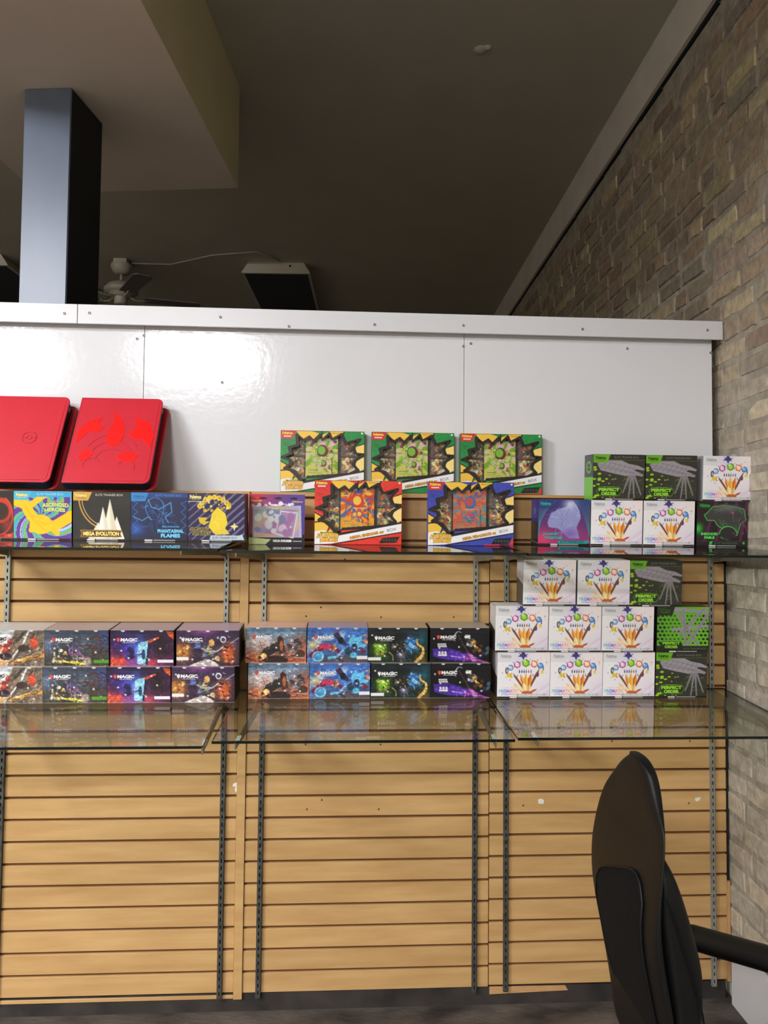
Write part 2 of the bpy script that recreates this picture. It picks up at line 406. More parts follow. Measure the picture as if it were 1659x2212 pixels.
# slotted standards
SX = [-1.183, -.4195, -.2850, .4815, .5950, 1.3635]
def standard_mesh(z0, z1, m_):
    mb = MB(); w = .0078
    for q in (-1, 1):
        mb.box(q*w if q < 0 else .0022, -.0022 if q < 0 else w, -.0105, -.0085, z0, z1)
        mb.box(q*w-.0008, q*w+.0008, -.0105, -.0005, z0, z1)
    z = z0
    while z < z1:
        mb.box(-.0023, .0023, -.0104, -.0086, z, min(z+.0125, z1)); z += .0254
    return mb.mesh('rail', m_)
stu = standard_mesh(1.016, 1.76, M['steel']); stl = standard_mesh(0, 1.015, M['darksteel']); stg = standard_mesh(0, 1.015, M['steel'])  # lower rails in a darker steel, except the last one
names = ['leftmost slotted steel standard at the edge of the left slatwall', 'slotted steel standard just left of the wood batten', 'slotted steel standard just right of the wood batten',
         'slotted steel standard left of the seam between middle and right panels', 'slotted steel standard right of the seam between middle and right panels', 'slotted steel standard nearest the brick wall']
for i, x in enumerate(SX):
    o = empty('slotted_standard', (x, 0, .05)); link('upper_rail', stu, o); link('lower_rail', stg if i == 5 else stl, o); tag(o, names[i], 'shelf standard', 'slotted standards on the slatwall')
    MB().box(-.0072, .0072, -.0055, -.0045, .001, 1.758).obj('slot_back', M['hole'], o)

# ------------------------------------------------------------ glass shelves
class Shelf: pass
def shelf(x0, x1, base, edge, dep, front_px=None, lab='', y0=-.012):
    xb, yb, a = base; xe, ye = edge
    zb = aty(xb, yb, -a)[2]; ze = aty(xe, ye, -dep)[2]
    th = math.atan((zb-ze)/(dep-a)); s = Shelf(); s.th = th
    s.z0 = ze+math.tan(th)*dep                     # top surface height at the wall plane
    s.A = np.array([0, -math.cos(th), -math.sin(th)]); s.N = np.array([0, -math.sin(th), math.cos(th)]); s.O = np.array([0, 0, s.z0])
    L_ = dep/math.cos(th); T = .008
    mb = MB().box(x0-(x0+x1)/2, (x1-x0)/2, -L_, y0, -T, 0)
    o = mb.obj('glass_shelf', M['glass'], None, loc=((x0+x1)/2, 0, s.z0), rot=(th, 0, 0), bevel=0)
    o.data.materials.append(M['glassedge'])
    for pl in o.data.polygons:
        if abs(pl.normal.z) < .5: pl.material_index = 1
    tag(o, lab, 'shelf', 'glass shelves on the slatwall')
    s.x0, s.x1, s.dep = x0, x1, dep
    return s
def xat(px_, py_, dep): return aty(px_, py_, -dep)[0]
DT, DM = .50, .54
tl = shelf(-1.72, xat(470, 1187, DT), (90, 1167, .217), (90, 1182), DT, lab='upper left glass shelf carrying the row of dark card boxes')
tm = shelf(xat(474, 1191, DT), xat(1138, 1193, DT), (775, 1177, .10), (775, 1191), DT, lab='upper middle glass shelf carrying the two window boxes')
tr = shelf(xat(1142, 1195, DT), 1.405, (1330, 1179, .14), (1330, 1197), DT, lab='upper right glass shelf running up to the brick wall')
ml = shelf(-1.72, xat(437, 1612, DM), (300, 1518, .17), (300, 1612.5), DM, lab='lower left glass shelf under the paired card game boxes')
mm = shelf(xat(457, 1603, DM), xat(1113, 1597, DM), (800, 1509, .13), (800, 1599), DM, lab='lower middle glass shelf under four stacked pairs of boxes')
mr = shelf(xat(1119, 1594.6, DM), 1.405, (1250, 1508, .14), (1250, 1593), DM, lab='lower right glass shelf under the stack of white boxes')

def bracket(s, x, tipx, dep, label, flip=1):
    # knife bracket: sheet steel blade under the glass, tapering to an upturned lip
    L_ = dep/math.cos(s.th)
    r = empty('shelf_bracket', (x, 0, s.z0), (s.th, 0, 0))
    dx = tipx-x
    sh = Matrix(((1, -dx/L_, 0, 0), (0, 1, 0, 0), (0, 0, 1, 0), (0, 0, 0, 1)))
    z = -.0085
    prof = [(-.011, z), (-L_+.01, z), (-L_-.012, z-.003), (-L_-.014, z+.004), (-L_-.017, z+.004), (-L_-.017, z-.014), (-L_*.85, z-.022), (-.10, z-.046), (-.03, z-.058), (-.011, z-.062)]
    MB().prism(prof, -.0018, .0018, axis='x', T=sh).obj('blade', M['bracket'], r)
    MB().box(-.006, .006, -.07, -.0112, z-.001, z+.0003, T=sh).obj('rest_flange', M['bracket'], r)
    MB().box(-.006, .006, -L_+.02, -L_+.06, z-.001, z+.0003, T=sh).obj('rest_pad', M['tape'], r)
    tag(r, label, 'shelf bracket', 'brackets under the glass shelves')
dt = DT-.01; dm_ = DM-.01
def tx(px_, py_, dep): return aty(px_, py_, -dep)[0]
bracket(tl, SX[0], SX[0]-.02, dt-.05, 'steel bracket under upper left glass shelf on the leftmost standard')
bracket(tl, SX[1], tx(395, 1192, dt-.05), dt-.05, 'steel bracket splayed left under right end of the upper left glass shelf')
bracket(tm, SX[2], tx(512, 1196, dt-.05), dt-.05, 'steel bracket under left end of the upper middle glass shelf')
bracket(tm, SX[3], tx(1066, 1198, dt-.05), dt-.05, 'steel bracket under right end of the upper middle glass shelf')
bracket(tr, SX[4], tx(1170, 1200, dt-.05), dt-.05, 'steel bracket under left end of the upper right glass shelf')
bracket(tr, SX[5], SX[5]+.01, dt-.05, 'steel bracket under the upper right glass shelf beside the brick wall')
bracket(ml, SX[0], SX[0]-.02, dm_, 'steel bracket under lower left glass shelf on the leftmost standard')
bracket(ml, SX[1], tx(438, 1620, dm_), dm_, 'steel bracket whose tip shows past the right corner of the lower left glass')
bracket(mm, SX[2], tx(510, 1618, dm_), dm_, 'steel bracket under left end of the lower middle glass shelf')
bracket(mm, SX[3], tx(1070, 1613, dm_), dm_, 'steel bracket under right end of the lower middle glass shelf')
bracket(mr, SX[4], tx(1160, 1608, dm_), dm_, 'steel bracket under left end of the lower right glass shelf')
bracket(mr, SX[5], SX[5]+.01, dm_, 'steel bracket under the lower right glass shelf beside the brick wall')
# ------------------------------------------------------------ flat print: painted meshes and lettering
class Cv:
    """a print: a fine sheet of vertices, each with its own ink colour. u to the right, v downwards"""
    def __init__(s, w, h, nx=120, bg=(255, 255, 255)):
        s.w, s.h = w, h; s.nx = nx; s.ny = max(2, int(round(nx*h/w))); s.k = w/h
        s.U, s.V = np.meshgrid(np.linspace(0, 1, s.nx+1), np.linspace(0, 1, s.ny+1))
        s.C = np.empty((s.ny+1, s.nx+1, 3)); s.C[:] = rgb(bg); s.keep = None
    def mix(s, m_, c, a=1.0):
        m_ = (m_*a)[..., None]; s.C = s.C*(1-m_)+np.array(c if not isinstance(c, str) else rgb(c), float)*m_; return s
    def ell(s, u, v, ru, rv, c, rot=0, a=1, soft=.12):
        x = (s.U-u)*s.k; y = s.V-v; ca, sa = math.cos(rot), math.sin(rot)
        X, Y = x*ca+y*sa, -x*sa+y*ca
        d = np.sqrt((X/(ru*s.k))**2+(Y/rv)**2); return s.mix(np.clip((1-d)/soft+.5, 0, 1), c, a)
    def glow(s, u, v, ru, rv, c, a=1):
        d = ((s.U-u)/ru)**2+((s.V-v)/rv)**2; return s.mix(np.exp(-d*1.6), c, a)
    def mask(s, pts):
        out = np.zeros(s.U.shape); n = len(pts)
        for ju, jv in ((-.25, -.25), (.25, -.25), (-.25, .25), (.25, .25)):      # four samples a cell for smooth edges
            U, V = s.U+ju/s.nx, s.V+jv/s.ny; m_ = np.zeros(s.U.shape, bool)
            for i in range(n):
                x0, y0 = pts[i]; x1, y1 = pts[(i+1) % n]
                if y0 == y1: continue
                m_ ^= ((y0 > V) != (y1 > V)) & (U < (x1-x0)*(V-y0)/(y1-y0)+x0)
            out += m_
        return out/4
    def poly(s, pts, c, a=1): return s.mix(s.mask(pts), c, a)
    def line(s, pts, w, c, a=1, w1=None):
        w1 = w if w1 is None else w1; n = len(pts)-1; M_ = np.zeros(s.U.shape)
        for i in range(n):
            (x0, y0), (x1, y1) = pts[i], pts[i+1]; x0 *= s.k; x1 *= s.k
            X, Y = s.U*s.k, s.V; dx, dy = x1-x0, y1-y0; L2 = dx*dx+dy*dy+1e-9
            t = np.clip(((X-x0)*dx+(Y-y0)*dy)/L2, 0, 1); d = np.hypot(X-x0-t*dx, Y-y0-t*dy)
            ww = (w+(w1-w)*(i+t)/n)/2
            M_ = np.maximum(M_, np.clip((ww-d)*s.ny*.9+.5, 0, 1))
        return s.mix(M_, c, a)
    def arc(s, u, v, ru, rv, a0, a1, w, c, a=1, w1=None, n=14):
        return s.line([(u+ru*math.cos(math.radians(a0+(a1-a0)*i/n)), v+rv*math.sin(math.radians(a0+(a1-a0)*i/n))) for i in range(n+1)], w, c, a, w1)
    def grad(s, c0, c1, dx=0, dy=1, a=1):
        t = np.clip(s.U*dx+s.V*dy, 0, 1)[..., None]; g = np.array(rgb(c0))*(1-t)+np.array(rgb(c1))*t; s.C = s.C*(1-a)+g*a; return s
    def noise(s, amp, n=10, seed=1, c=None):
        r = np.random.RandomState(seed); f = np.zeros(s.U.shape)
        for o in range(4):
            k = n*2**o; g = r.rand(k+2, k+2); x = s.U*k; y = s.V*k; xi = x.astype(int); yi = y.astype(int); fx, fy = x-xi, y-yi
            fx = fx*fx*(3-2*fx); fy = fy*fy*(3-2*fy)
            f += ((g[yi, xi]*(1-fx)+g[yi, xi+1]*fx)*(1-fy)+(g[yi+1, xi]*(1-fx)+g[yi+1, xi+1]*fx)*fy-.5)/1.7**o
        if c is not None: return s.mix(np.clip(f*2.2, 0, 1), c, amp)
        s.C = np.clip(s.C*(1+f[..., None]*amp), 0, 255); return s
    def daubs(s, n, u0, u1, v0, v1, cols, r0, r1, seed=1, a=.9, asp=.5, rot=None):
        r = random.Random(seed)
        for _ in range(n):
            q = r.uniform(r0, r1)
            s.ell(r.uniform(u0, u1), r.uniform(v0, v1), q/s.k, q*r.uniform(asp, 1), rgb(r.choice(cols)), r.uniform(0, 3) if rot is None else rot+r.uniform(-.2, .2), a, .3)
        return s
    def strokes(s, n, u0, u1, v0, v1, cols, l, w, seed=1, ang=(0, PI), a=.9):
        r = random.Random(seed)
        for _ in range(n):
            u, v = r.uniform(u0, u1), r.uniform(v0, v1); t = r.uniform(*ang); q = l*r.uniform(.5, 1.2); b = r.uniform(-.4, .4)
            s.line([(u, v), (u+q*math.cos(t)/s.k, v+q*math.sin(t)), (u+q*1.7*math.cos(t+b)/s.k, v+q*1.7*math.sin(t+b))], w*r.uniform(.6, 1.3), rgb(r.choice(cols)), a, w*.2)
        return s
    def jit(s, n, l, w, seed=1, u0=0, u1=1, v0=0, v1=1, lo=.45, hi=1.7, a=.75):
        r = random.Random(seed)
        for _ in range(n):
            u, v = r.uniform(u0, u1), r.uniform(v0, v1); q = s.C[int(v*s.ny), int(u*s.nx)]*r.uniform(lo, hi)+r.uniform(0, 16)
            t = r.uniform(0, PI); k = l*r.uniform(.4, 1.2)
            s.line([(u, v), (u+k*math.cos(t)/s.k, v+k*math.sin(t)), (u+1.6*k*math.cos(t+.6)/s.k, v+1.6*k*math.sin(t+.6))], w*r.uniform(.5, 1.4), tuple(np.clip(q, 0, 255)), a, w*.2)
        return s
    def hexa(s, u, v, r, c, c2, rot=0, hl=True):
        P = [(u+r*math.cos(PI/3*i+rot)/s.k, v+r*math.sin(PI/3*i+rot)) for i in range(6)]
        s.poly(P, c); s.poly([(u+(x-u)*.68, v+(y-v)*.68) for x, y in P], c2)
        if hl: s.poly([(u, v), P[3], P[4]], (255, 255, 255), .55)
        return s
    def mesh(s, name, keep=None, flip=False):
        nx, ny = s.nx, s.ny
        co = np.zeros(((nx+1)*(ny+1), 3)); co[:, 0] = (s.U.ravel()-.5)*s.w; co[:, 2] = (1-s.V.ravel())*s.h
        i = np.arange(nx*ny); r_, c_ = i//nx, i % nx; a = r_*(nx+1)+c_
        F = np.stack([a, a+nx+1, a+nx+2, a+1], 1)
        if keep is not None:
            kk = keep.ravel()[F].mean(1) > .5; F = F[kk]
        me = bpy.data.meshes.new(name); me.vertices.add(len(co)); me.vertices.foreach_set('co', co.ravel())
        me.loops.add(F.size); me.loops.foreach_set('vertex_index', F.ravel()); me.polygons.add(len(F))
        me.polygons.foreach_set('loop_start', np.arange(0, F.size, 4)); me.update(calc_edges=True)
        x = np.clip(s.C.reshape(-1, 3), 0, 255)/255; L_ = np.where(x <= .04045, x/12.92, ((x+.055)/1.055)**2.4)
        at = me.color_attributes.new('Col', 'FLOAT_COLOR', 'POINT'); at.data.foreach_set('color', np.concatenate([L_, np.ones((len(L_), 1))], 1).ravel())
        me.materials.append(M['print']); return me

_tc = {}
def text_geo(t, size, bold=0.0, shear=0.0, space=1.0):
    k = (t, size, bold, shear, space)
    if k not in _tc:
        cu = bpy.data.curves.new('t', 'FONT'); cu.body = t; cu.size = size; cu.offset = bold; cu.shear = shear; cu.space_character = space
        cu.resolution_u = 3; cu.align_x = 'CENTER'; cu.align_y = 'CENTER'; cu.fill_mode = 'FRONT'
        ob = bpy.data.objects.new('t', cu); COL.objects.link(ob); dg = bpy.context.evaluated_depsgraph_get(); me = ob.evaluated_get(dg).to_mesh()
        _tc[k] = ([tuple(v.co) for v in me.vertices], [tuple(p.vertices) for p in me.polygons])
        ob.evaluated_get(dg).to_mesh_clear(); bpy.data.objects.remove(ob); bpy.data.curves.remove(cu)
    return _tc[k]
class Txt:
    """printed words: flat letter shapes lying on a print of size w x h; (u, v) is the middle of the words"""
    def __init__(s, w, h): s.w, s.h, s.m = w, h, MB()
    def t(s, text, u, v, wd, col, size=None, bold=.03, shear=0, rot=0, out=None, ow=.035, layer=1, maxh=None, rainbow=None, arch=0):
        acc = 'é' in text; text = text.replace('é', 'e')       # the accent is drawn as a stroke of its own
        if acc:
            for lay, gr, cc in (((layer, .45, out),) if out is not None else ())+((layer+.5, 0, col),):
                ax, ay, g = u-.5*wd+wd*.55, v-.5*(size or .07)-.004-arch*1.3, .012*wd/.2; gx = g*(1+gr)
                s.m.add([((q[0]-.5)*s.w, -.0003*lay-.0001, (1-q[1])*s.h) for q in [(ax-gx*.6, ay+gx*.2), (ax+gx*.1, ay+gx*.2), (ax+gx*.9, ay-gx*.9), (ax+gx*.1, ay-gx*.9)]], [(0, 1, 2, 3)], cc)
        vs, fs = text_geo(text, 1.0, bold, shear); xs_ = [p[0] for p in vs]; ys_ = [p[1] for p in vs]
        cx, cy = (min(xs_)+max(xs_))/2, (min(ys_)+max(ys_))/2
        kx = wd*s.w/(max(xs_)-min(xs_)); ky = kx if not size else size*s.h/(max(ys_)-min(ys_))
        hw = (max(xs_)-min(xs_))/2
        def place(vs_, y):
            r = []
            for x, z, _ in vs_:
                X, Z = (x-cx)*kx, (z-cy)*ky; Z += arch*s.h*(1-((x-cx)/hw)**2)
                r.append(((u-.5)*s.w+X*math.cos(rot)-Z*math.sin(rot), y, (1-v)*s.h+X*math.sin(rot)+Z*math.cos(rot)))
            return r
        if out is not None:
            v2, f2 = text_geo(text, 1.0, bold+ow, shear); s.m.add(place(v2, -.0003*layer), f2, out)
        P = place(vs, -.0003*layer-.0002)
        if rainbow:
            n = len(s.m.v); s.m.v += P
            for f in fs:
                t_ = (sum(vs[i][0] for i in f)/len(f)-cx+hw)/(2*hw); k = min(len(rainbow)-1, int(t_*len(rainbow)))
                s.m.f.append([i+n for i in f]); s.m.c.append(rainbow[k]); s.m.sm.append(False)
        else: s.m.add(P, fs, col)
        return s
    def shape(s, pts, col, layer=1):
        s.m.add([((u-.5)*s.w, -.0003*layer-.0001, (1-v)*s.h) for u, v in pts], [list(range(len(pts)))], col); return s
    def mesh(s): return s.m.mesh('lettering', M['letter'], colors=True, fix=False)

def etb_base(bg): return Cv(.184, .159, 116, bg)
def foot(c, col=(14, 14, 16)):
    c.poly([(0, .965), (1, .965), (1, 1), (0, 1)], col); c.poly([(.24, .972), (.38, .972), (.38, .995), (.24, .995)], (235, 235, 235)); c.poly([(.40, .976), (.78, .976), (.78, .99), (.40, .99)], (190, 190, 190)); return c
def logo(tx, u, v, w, col, out=None, sub=None):
    tx.t('Pokémon', u, v, w, col, size=.08*w/.2, bold=.045, out=out, ow=.04, arch=.008); tx.t('TRADING CARD GAME', u, v+.052*w/.2, w*.72, sub or out or col, bold=.02)
ART = {}
def white_gems():
    c = etb_base((238, 238, 244)); c.grad((242, 242, 246), (236, 230, 240), .5, .45)
    c.glow(.95, .05, .35, .35, (244, 226, 224), .6).glow(1, .9, .3, .3, (224, 206, 232), .8).glow(.3, .9, .4, .2, (246, 240, 246), .6).glow(.45, .12, .22, .25, (214, 208, 236), .7)
    c.line([(.62, .98), (1.02, .66)], .02, (206, 200, 220), .6).line([(.7, 1), (1.02, .74)], .01, (250, 250, 255), .8)
    c.poly([(0, 0), (.37, 0), (.27, .2), (0, .2)], (226, 226, 230), .8); c.line([(0, .2), (.27, .2), (.37, 0)], .006, (214, 214, 224))
    c.poly([(.40, .01), (.45, .045), (.46, -.02), (.5, -.02), (.53, .05), (.59, .03), (.545, .075), (.57, .1), (.52, .1), (.49, .17), (.46, .1), (.38, .09), (.43, .06)], (58, 52, 122)); c.poly([(.47, .02), (.5, .1), (.49, .14)], (90, 84, 160))
    c.hexa(.25, .335, .07, (72, 124, 190), (190, 216, 238)).hexa(.375, .27, .08, (176, 40, 130), (240, 214, 236), .5).hexa(.54, .235, .09, (84, 148, 30), (168, 216, 50), .52).hexa(.70, .255, .082, (220, 96, 40), (248, 226, 206), .3)
    c.hexa(.815, .29, .07, (40, 96, 180), (130, 180, 226), .2).ell(.18, .40, .03, .07, (46, 42, 62)).ell(.185, .40, .017, .045, (190, 186, 200)).ell(.21, .5, .035, .05, (228, 206, 60)).ell(.27, .505, .028, .055, (226, 168, 60)).ell(.285, .5, .014, .03, (246, 236, 210))
    c.line([(.31, .5), (.35, .57), (.39, .5)], .016, (110, 140, 176)).arc(.7, .49, .026, .035, 0, 200, .014, (80, 92, 110)).ell(.765, .48, .028, .055, (60, 60, 150)).ell(.85, .43, .03, .04, (240, 212, 80)).ell(.87, .34, .014, .06, (70, 130, 190))
    for i, (u, k) in enumerate([(.42, '3a3478'), (.465, '303c90'), (.51, '6a3a98'), (.55, '2c8c4c'), (.595, 'd85030'), (.64, '3070c0')]): c.poly([(u-.014, .43), (u, .365), (u+.014, .43), (u, .46)], k)
    for u, v, k in [(.3, .22, 'b03080'), (.62, .16, 'e05040'), (.66, .19, 'd84848'), (.76, .17, '505870'), (.82, .13, 'a0c4e0'), (.935, .22, '70a050'), (.93, .27, 'e0c860'), (.12, .28, 'e8d8a0'), (.1, .45, 'c890b8'), (.16, .55, 'd8c890'), (.24, .6, 'b85a60'), (.93, .45, 'ecd8b0'), (.44, .22, '3c9ca8'), (.47, .2, '40a8b0'), (.62, .27, '30487a')]: c.ell(u, v, .008, .014, k)
    # a sheaf of plain amber and cream crystal shards in the middle of the ring
    def shard(u0, v0, u1, v1, w, k1, k2):
        dx, dy = (u1-u0)*c.k, v1-v0; L_ = math.hypot(dx, dy); px, py = -dy/L_*w/c.k, dx/L_*w; m1, m2 = u0+(u1-u0)*.72, v0+(v1-v0)*.72
        c.poly([(u0+px*.6, v0+py*.6), (m1+px, m2+py), (u1, v1), (m1-px, m2-py), (u0-px*.6, v0-py*.6)], k1); c.poly([(u0+px*.6, v0+py*.6), (m1+px, m2+py), (u1, v1), (u0, v0)], k2)
    shard(.55, .88, .30, .45, .022, (120, 62, 34), (150, 84, 46)); shard(.58, .86, .81, .33, .026, (112, 58, 36), (140, 76, 44)); shard(.52, .9, .31, .68, .035, (238, 168, 90), (250, 214, 150)); shard(.56, .9, .44, .47, .042, (226, 130, 44), (246, 186, 84)); shard(.57, .92, .64, .46, .045, (206, 104, 38), (236, 150, 60)); shard(.56, .92, .54, .44, .04, (236, 160, 60), (250, 200, 100)); shard(.55, .93, .50, .66, .045, (246, 222, 158), (252, 240, 200)); shard(.59, .93, .62, .68, .035, (224, 178, 104), (246, 222, 158)); shard(.57, .91, .76, .8, .022, (160, 66, 44), (206, 100, 60))
    c.poly([(.46, .88), (.52, .84), (.64, .85), (.68, .9), (.6, .925), (.5, .92)], (200, 100, 44)).ell(.35, .80, .1, .07, (250, 238, 214), 0, .8, .8)
    c.poly([(.36, .95), (.38, .905), (.93, .905), (.91, .95)], (176, 178, 186)).ell(.95, .93, .02, .023, (170, 170, 180)).ell(.95, .93, .012, .014, (236, 236, 240)); foot(c)
    x = Txt(.184, .159); logo(x, .16, .085, .2, (176, 176, 186), sub=(184, 184, 190)); rb = ['8fd0c8', '70b0e0', '6a90e0', '9c88dc', 'd080c8', 'ec90a8', 'f0a890', 'f0c090']
    x.t('PRISMATIC', .225, .845, .38, None, size=.075, bold=.03, rainbow=rb, out=(246, 244, 252)); x.t('EVOLUTIONS', .23, .915, .3, None, size=.04, rainbow=rb); x.t('SCARLET & VIOLET', .22, .775, .26, (226, 190, 222), bold=.01)
    x.t('ELITE TRAINER BOX', .65, .928, .46, (236, 236, 240), bold=.02); return c, x
def green_slab():
    c = etb_base((52, 52, 46)); c.noise(.25, 8, 3)
    c.daubs(60, .5, 1, .35, .95, ['46602a', '3a4a28', '54782c'], .008, .02, 5, .7); c.glow(.72, .55, .12, .12, (88, 120, 50), .5)
    r = random.Random(4)
    for u, v, q in [(.03, .29, 1), (.04, .34, 1), (.12, .43, 1), (.02, .545, 1), (.12, .535, 1), (.12, .565, 1), (.19, .59, .9), (.02, .695, .9), (.1, .66, .9), (.26, .54, .8), (.32, .46, .7), (.38, .55, .6), (.31, .64, .6), (.43, .54, .6), (.03, .95, 1), (.1, .9, 1), (.06, .91, 1), (.19, .95, .6), (.33, .935, .5), (.4, .945, .5)]:
        c.ell(u, v, .036*q, .022*q, (150, 206, 20) if q > .75 else (122, 160, 50), -.1, 1)
    c.daubs(40, .4, .95, .5, .92, ['6c9838', '58802e'], .008, .014, 8, .7, .5, 0)
    # long tiled grey slab with plain grey shafts below
    P = [(.07, .2), (.3, .13), (.55, .13), (.68, .2), (.87, .24), (1.0, .31), (.98, .345), (.84, .32), (.79, .35), (.87, .38), (.98, .44), (.95, .48), (.84, .455), (.62, .47), (.4, .42), (.14, .35)]
    c.poly(P, (156, 150, 160))
    for a_, b_ in [((.1, .22), (.95, .44)), ((.13, .28), (.8, .42)), ((.3, .17), (.85, .33))]: c.line([a_, b_], .006, (92, 88, 92))
    for u in (.2, .3, .4, .5, .6, .7, .78): c.line([(u+.03, .16+.1*u), (u-.02, .24+.14*u)], .006, (92, 88, 92)); c.line([(u-.05, .25+.14*u), (u-.08, .33+.13*u)], .006, (92, 88, 92))
    for q in [[(.70, .47), (.58, .84)], [(.74, .47), (.69, .95)], [(.77, .47), (.80, .95)], [(.80, .47), (.93, .88)]]: c.line(q, .05, (134, 128, 136), 1, .025)
    c.poly([(0, 0), (1, 0), (1, .115), (0, .115)], (40, 40, 36)).line([(.3, .118), (1, .118)], .008, (108, 128, 62)).poly([(0, 0), (.33, 0), (.27, .185), (0, .185)], (104, 176, 34)); foot(c)
    x = Txt(.184, .159); logo(x, .14, .08, .2, (40, 56, 20), (128, 204, 50), (30, 50, 16)); x.t('ELITE TRAINER BOX', .64, .06, .48, (118, 118, 110), bold=.01)
    c.poly([(.07, .8), (.12, .72), (.51, .72), (.56, .8), (.51, .9), (.12, .9)], (30, 50, 20), .9).line([(.07, .8), (.12, .72), (.51, .72), (.56, .8), (.51, .9), (.12, .9), (.07, .8)], .01, (110, 170, 40))
    x.t('MEGA EVOLUTION', .31, .715, .22, (120, 180, 50), bold=.02); x.t('PERFECT', .31, .775, .4, (150, 214, 60), size=.07, bold=.06, out=(40, 80, 20)); x.t('ORDER', .31, .86, .3, (150, 214, 60), size=.07, bold=.06, out=(40, 80, 20)); return c, x
def green_hex():
    c = etb_base((92, 176, 36)); c.grad((84, 160, 36), (120, 200, 44), .5, .3)
    for i in range(9):
        for j in range(13):
            u = .02+j*.08+(i % 2)*.04; v = .2+i*.085
            q = 1.1 if u < .15 or u > .85 else .75
            c.ell(u, v, .026*q, .024*q, (24, 30, 18), .3)
    for q in [[(.34, .05), (1.0, .12)], [(.36, .1), (.80, .84)], [(.50, .05), (.56, .84)], [(.92, .02), (.44, .62)], [(.99, .14), (.60, .84)], [(.30, .5), (1.0, .42)]]: c.line(q, .075, (152, 146, 156), 1, .06)
    for q in [[(.36, .1), (.80, .84)], [(.50, .05), (.56, .84)], [(.92, .02), (.44, .62)], [(.99, .14), (.60, .84)]]: c.line(q, .007, (84, 80, 88))
    c.poly([(0, 0), (.34, 0), (.29, .19), (0, .19)], (34, 38, 30)).poly([(0, .86), (1, .86), (1, .965), (0, .965)], (28, 32, 26)).poly([(.06, .84), (.11, .76), (.46, .76), (.5, .84), (.46, .93), (.11, .93)], (26, 40, 18)); foot(c)
    x = Txt(.184, .159); logo(x, .14, .085, .2, (30, 44, 20), (88, 150, 40), (88, 140, 50)); x.t('PERFECT', .28, .80, .34, (140, 206, 60), size=.062, bold=.06, out=(30, 60, 16)); x.t('ORDER', .28, .88, .26, (140, 206, 60), size=.062, bold=.06, out=(30, 60, 16)); x.t('ELITE TRAINER BOX', .74, .92, .44, (96, 112, 84), bold=.01); return c, x
def shroud():
    c = etb_base((40, 26, 36)); c.noise(.4, 6, 2)
    for i in range(9): c.line([(.3+i*.1, -.1), (.0+i*.12, 1)], .07, (104, 34, 84) if i % 2 else (34, 30, 34), .75)
    c.glow(.02, .6, .12, .15, (60, 210, 70), .9)
    P = [(.14, .3), (.2, .25), (.3, .12), (.5, .08), (.7, .1), (.92, .16), (.97, .4), (.86, .5), (.8, .74), (.6, .84), (.48, .8), (.56, .62), (.42, .55), (.34, .42), (.2, .42)]
    c.poly(P, (64, 62, 64)).line(P+[P[0]], .018, (70, 190, 70)); c.glow(.6, .14, .3, .1, (120, 120, 122), .8)
    c.strokes(16, .3, .9, .15, .6, ['5ac85a', '489848'], .1, .012, 3); c.ell(.7, .25, .03, .03, (170, 60, 130)).ell(.62, .7, .16, .14, (44, 42, 46)).arc(.62, .72, .17, .17, 180, 350, .016, (80, 220, 80))
    c.daubs(14, .7, 1, .3, .8, ['7a2c66', '8e3a78'], .02, .04, 6, .6).poly([(0, .88), (1, .88), (1, .965), (0, .965)], (34, 32, 36)).line([(0, .88), (1, .88)], .006, (120, 40, 90)).ell(.93, .92, .025, .027, (50, 190, 70)).poly([(.26, .89), (.32, .88), (.3, .96), (.25, .96)], (60, 190, 70)); foot(c, (20, 18, 22))
    x = Txt(.184, .159); logo(x, .15, .09, .2, (50, 160, 60), (20, 60, 30), (50, 150, 60)); x.t('SHROUDED', .25, .72, .34, (90, 226, 90), size=.06, bold=.05, out=(20, 50, 24)); x.t('FABLE', .25, .80, .2, (90, 226, 90), size=.06, bold=.05, out=(20, 50, 24)); x.t('ELITE TRAINER BOX', .58, .925, .46, (56, 120, 66), bold=.01); return c, x
def journey():
    c = etb_base((70, 44, 110)); c.grad((40, 48, 120), (170, 50, 110), 0, .95); c.glow(.1, .85, .25, .2, (226, 60, 110), .9)
    for i in range(8): c.line([(.35-.05*i, .0), (.15-.03*i, .25+.03*i), (.02, .5+.05*i)], .014, (40, 150, 160), .7)
    for i in range(7): c.line([(.74+.05*i, 0), (.88+.03*i, .35), (.98, .7+.02*i)], .014, (40, 150, 160), .7)
    P = [(.18, .5), (.24, .3), (.4, .2), (.55, .15), (.58, .05), (.66, .03), (.74, .12), (.8, .25), (.82, .4), (.74, .6), (.8, .85), (.6, .85), (.46, .7), (.36, .62), (.28, .62), (.2, .6)]
    c.poly(P, (146, 152, 206)); c.glow(.6, .1, .16, .16, (206, 214, 240), .8).glow(.62, .75, .2, .15, (130, 96, 176), .9); c.strokes(24, .24, .76, .15, .75, ['8088c0', 'b8c4ec', '6870a8'], .12, .016, 4, a=.7)
    c.poly([(0, 0), (.3, 0), (.25, .2), (0, .2)], (46, 54, 120), .8).poly([(.38, .97), (.4, .9), (.93, .9), (.97, .88), (1, .93), (.93, .965), (.38, .965)], (30, 158, 158)); foot(c)
    x = Txt(.184, .159); logo(x, .14, .09, .2, (40, 170, 176), (24, 40, 90), (40, 150, 160)); x.t('JOURNEY', .25, .76, .32, (48, 178, 178), size=.07, bold=.05, out=(30, 40, 90)); x.t('TOGETHER', .3, .84, .36, (48, 178, 178), size=.06, bold=.05, out=(30, 40, 90)); x.t('ELITE TRAINER BOX', .66, .925, .46, (16, 80, 96), bold=.02); return c, x
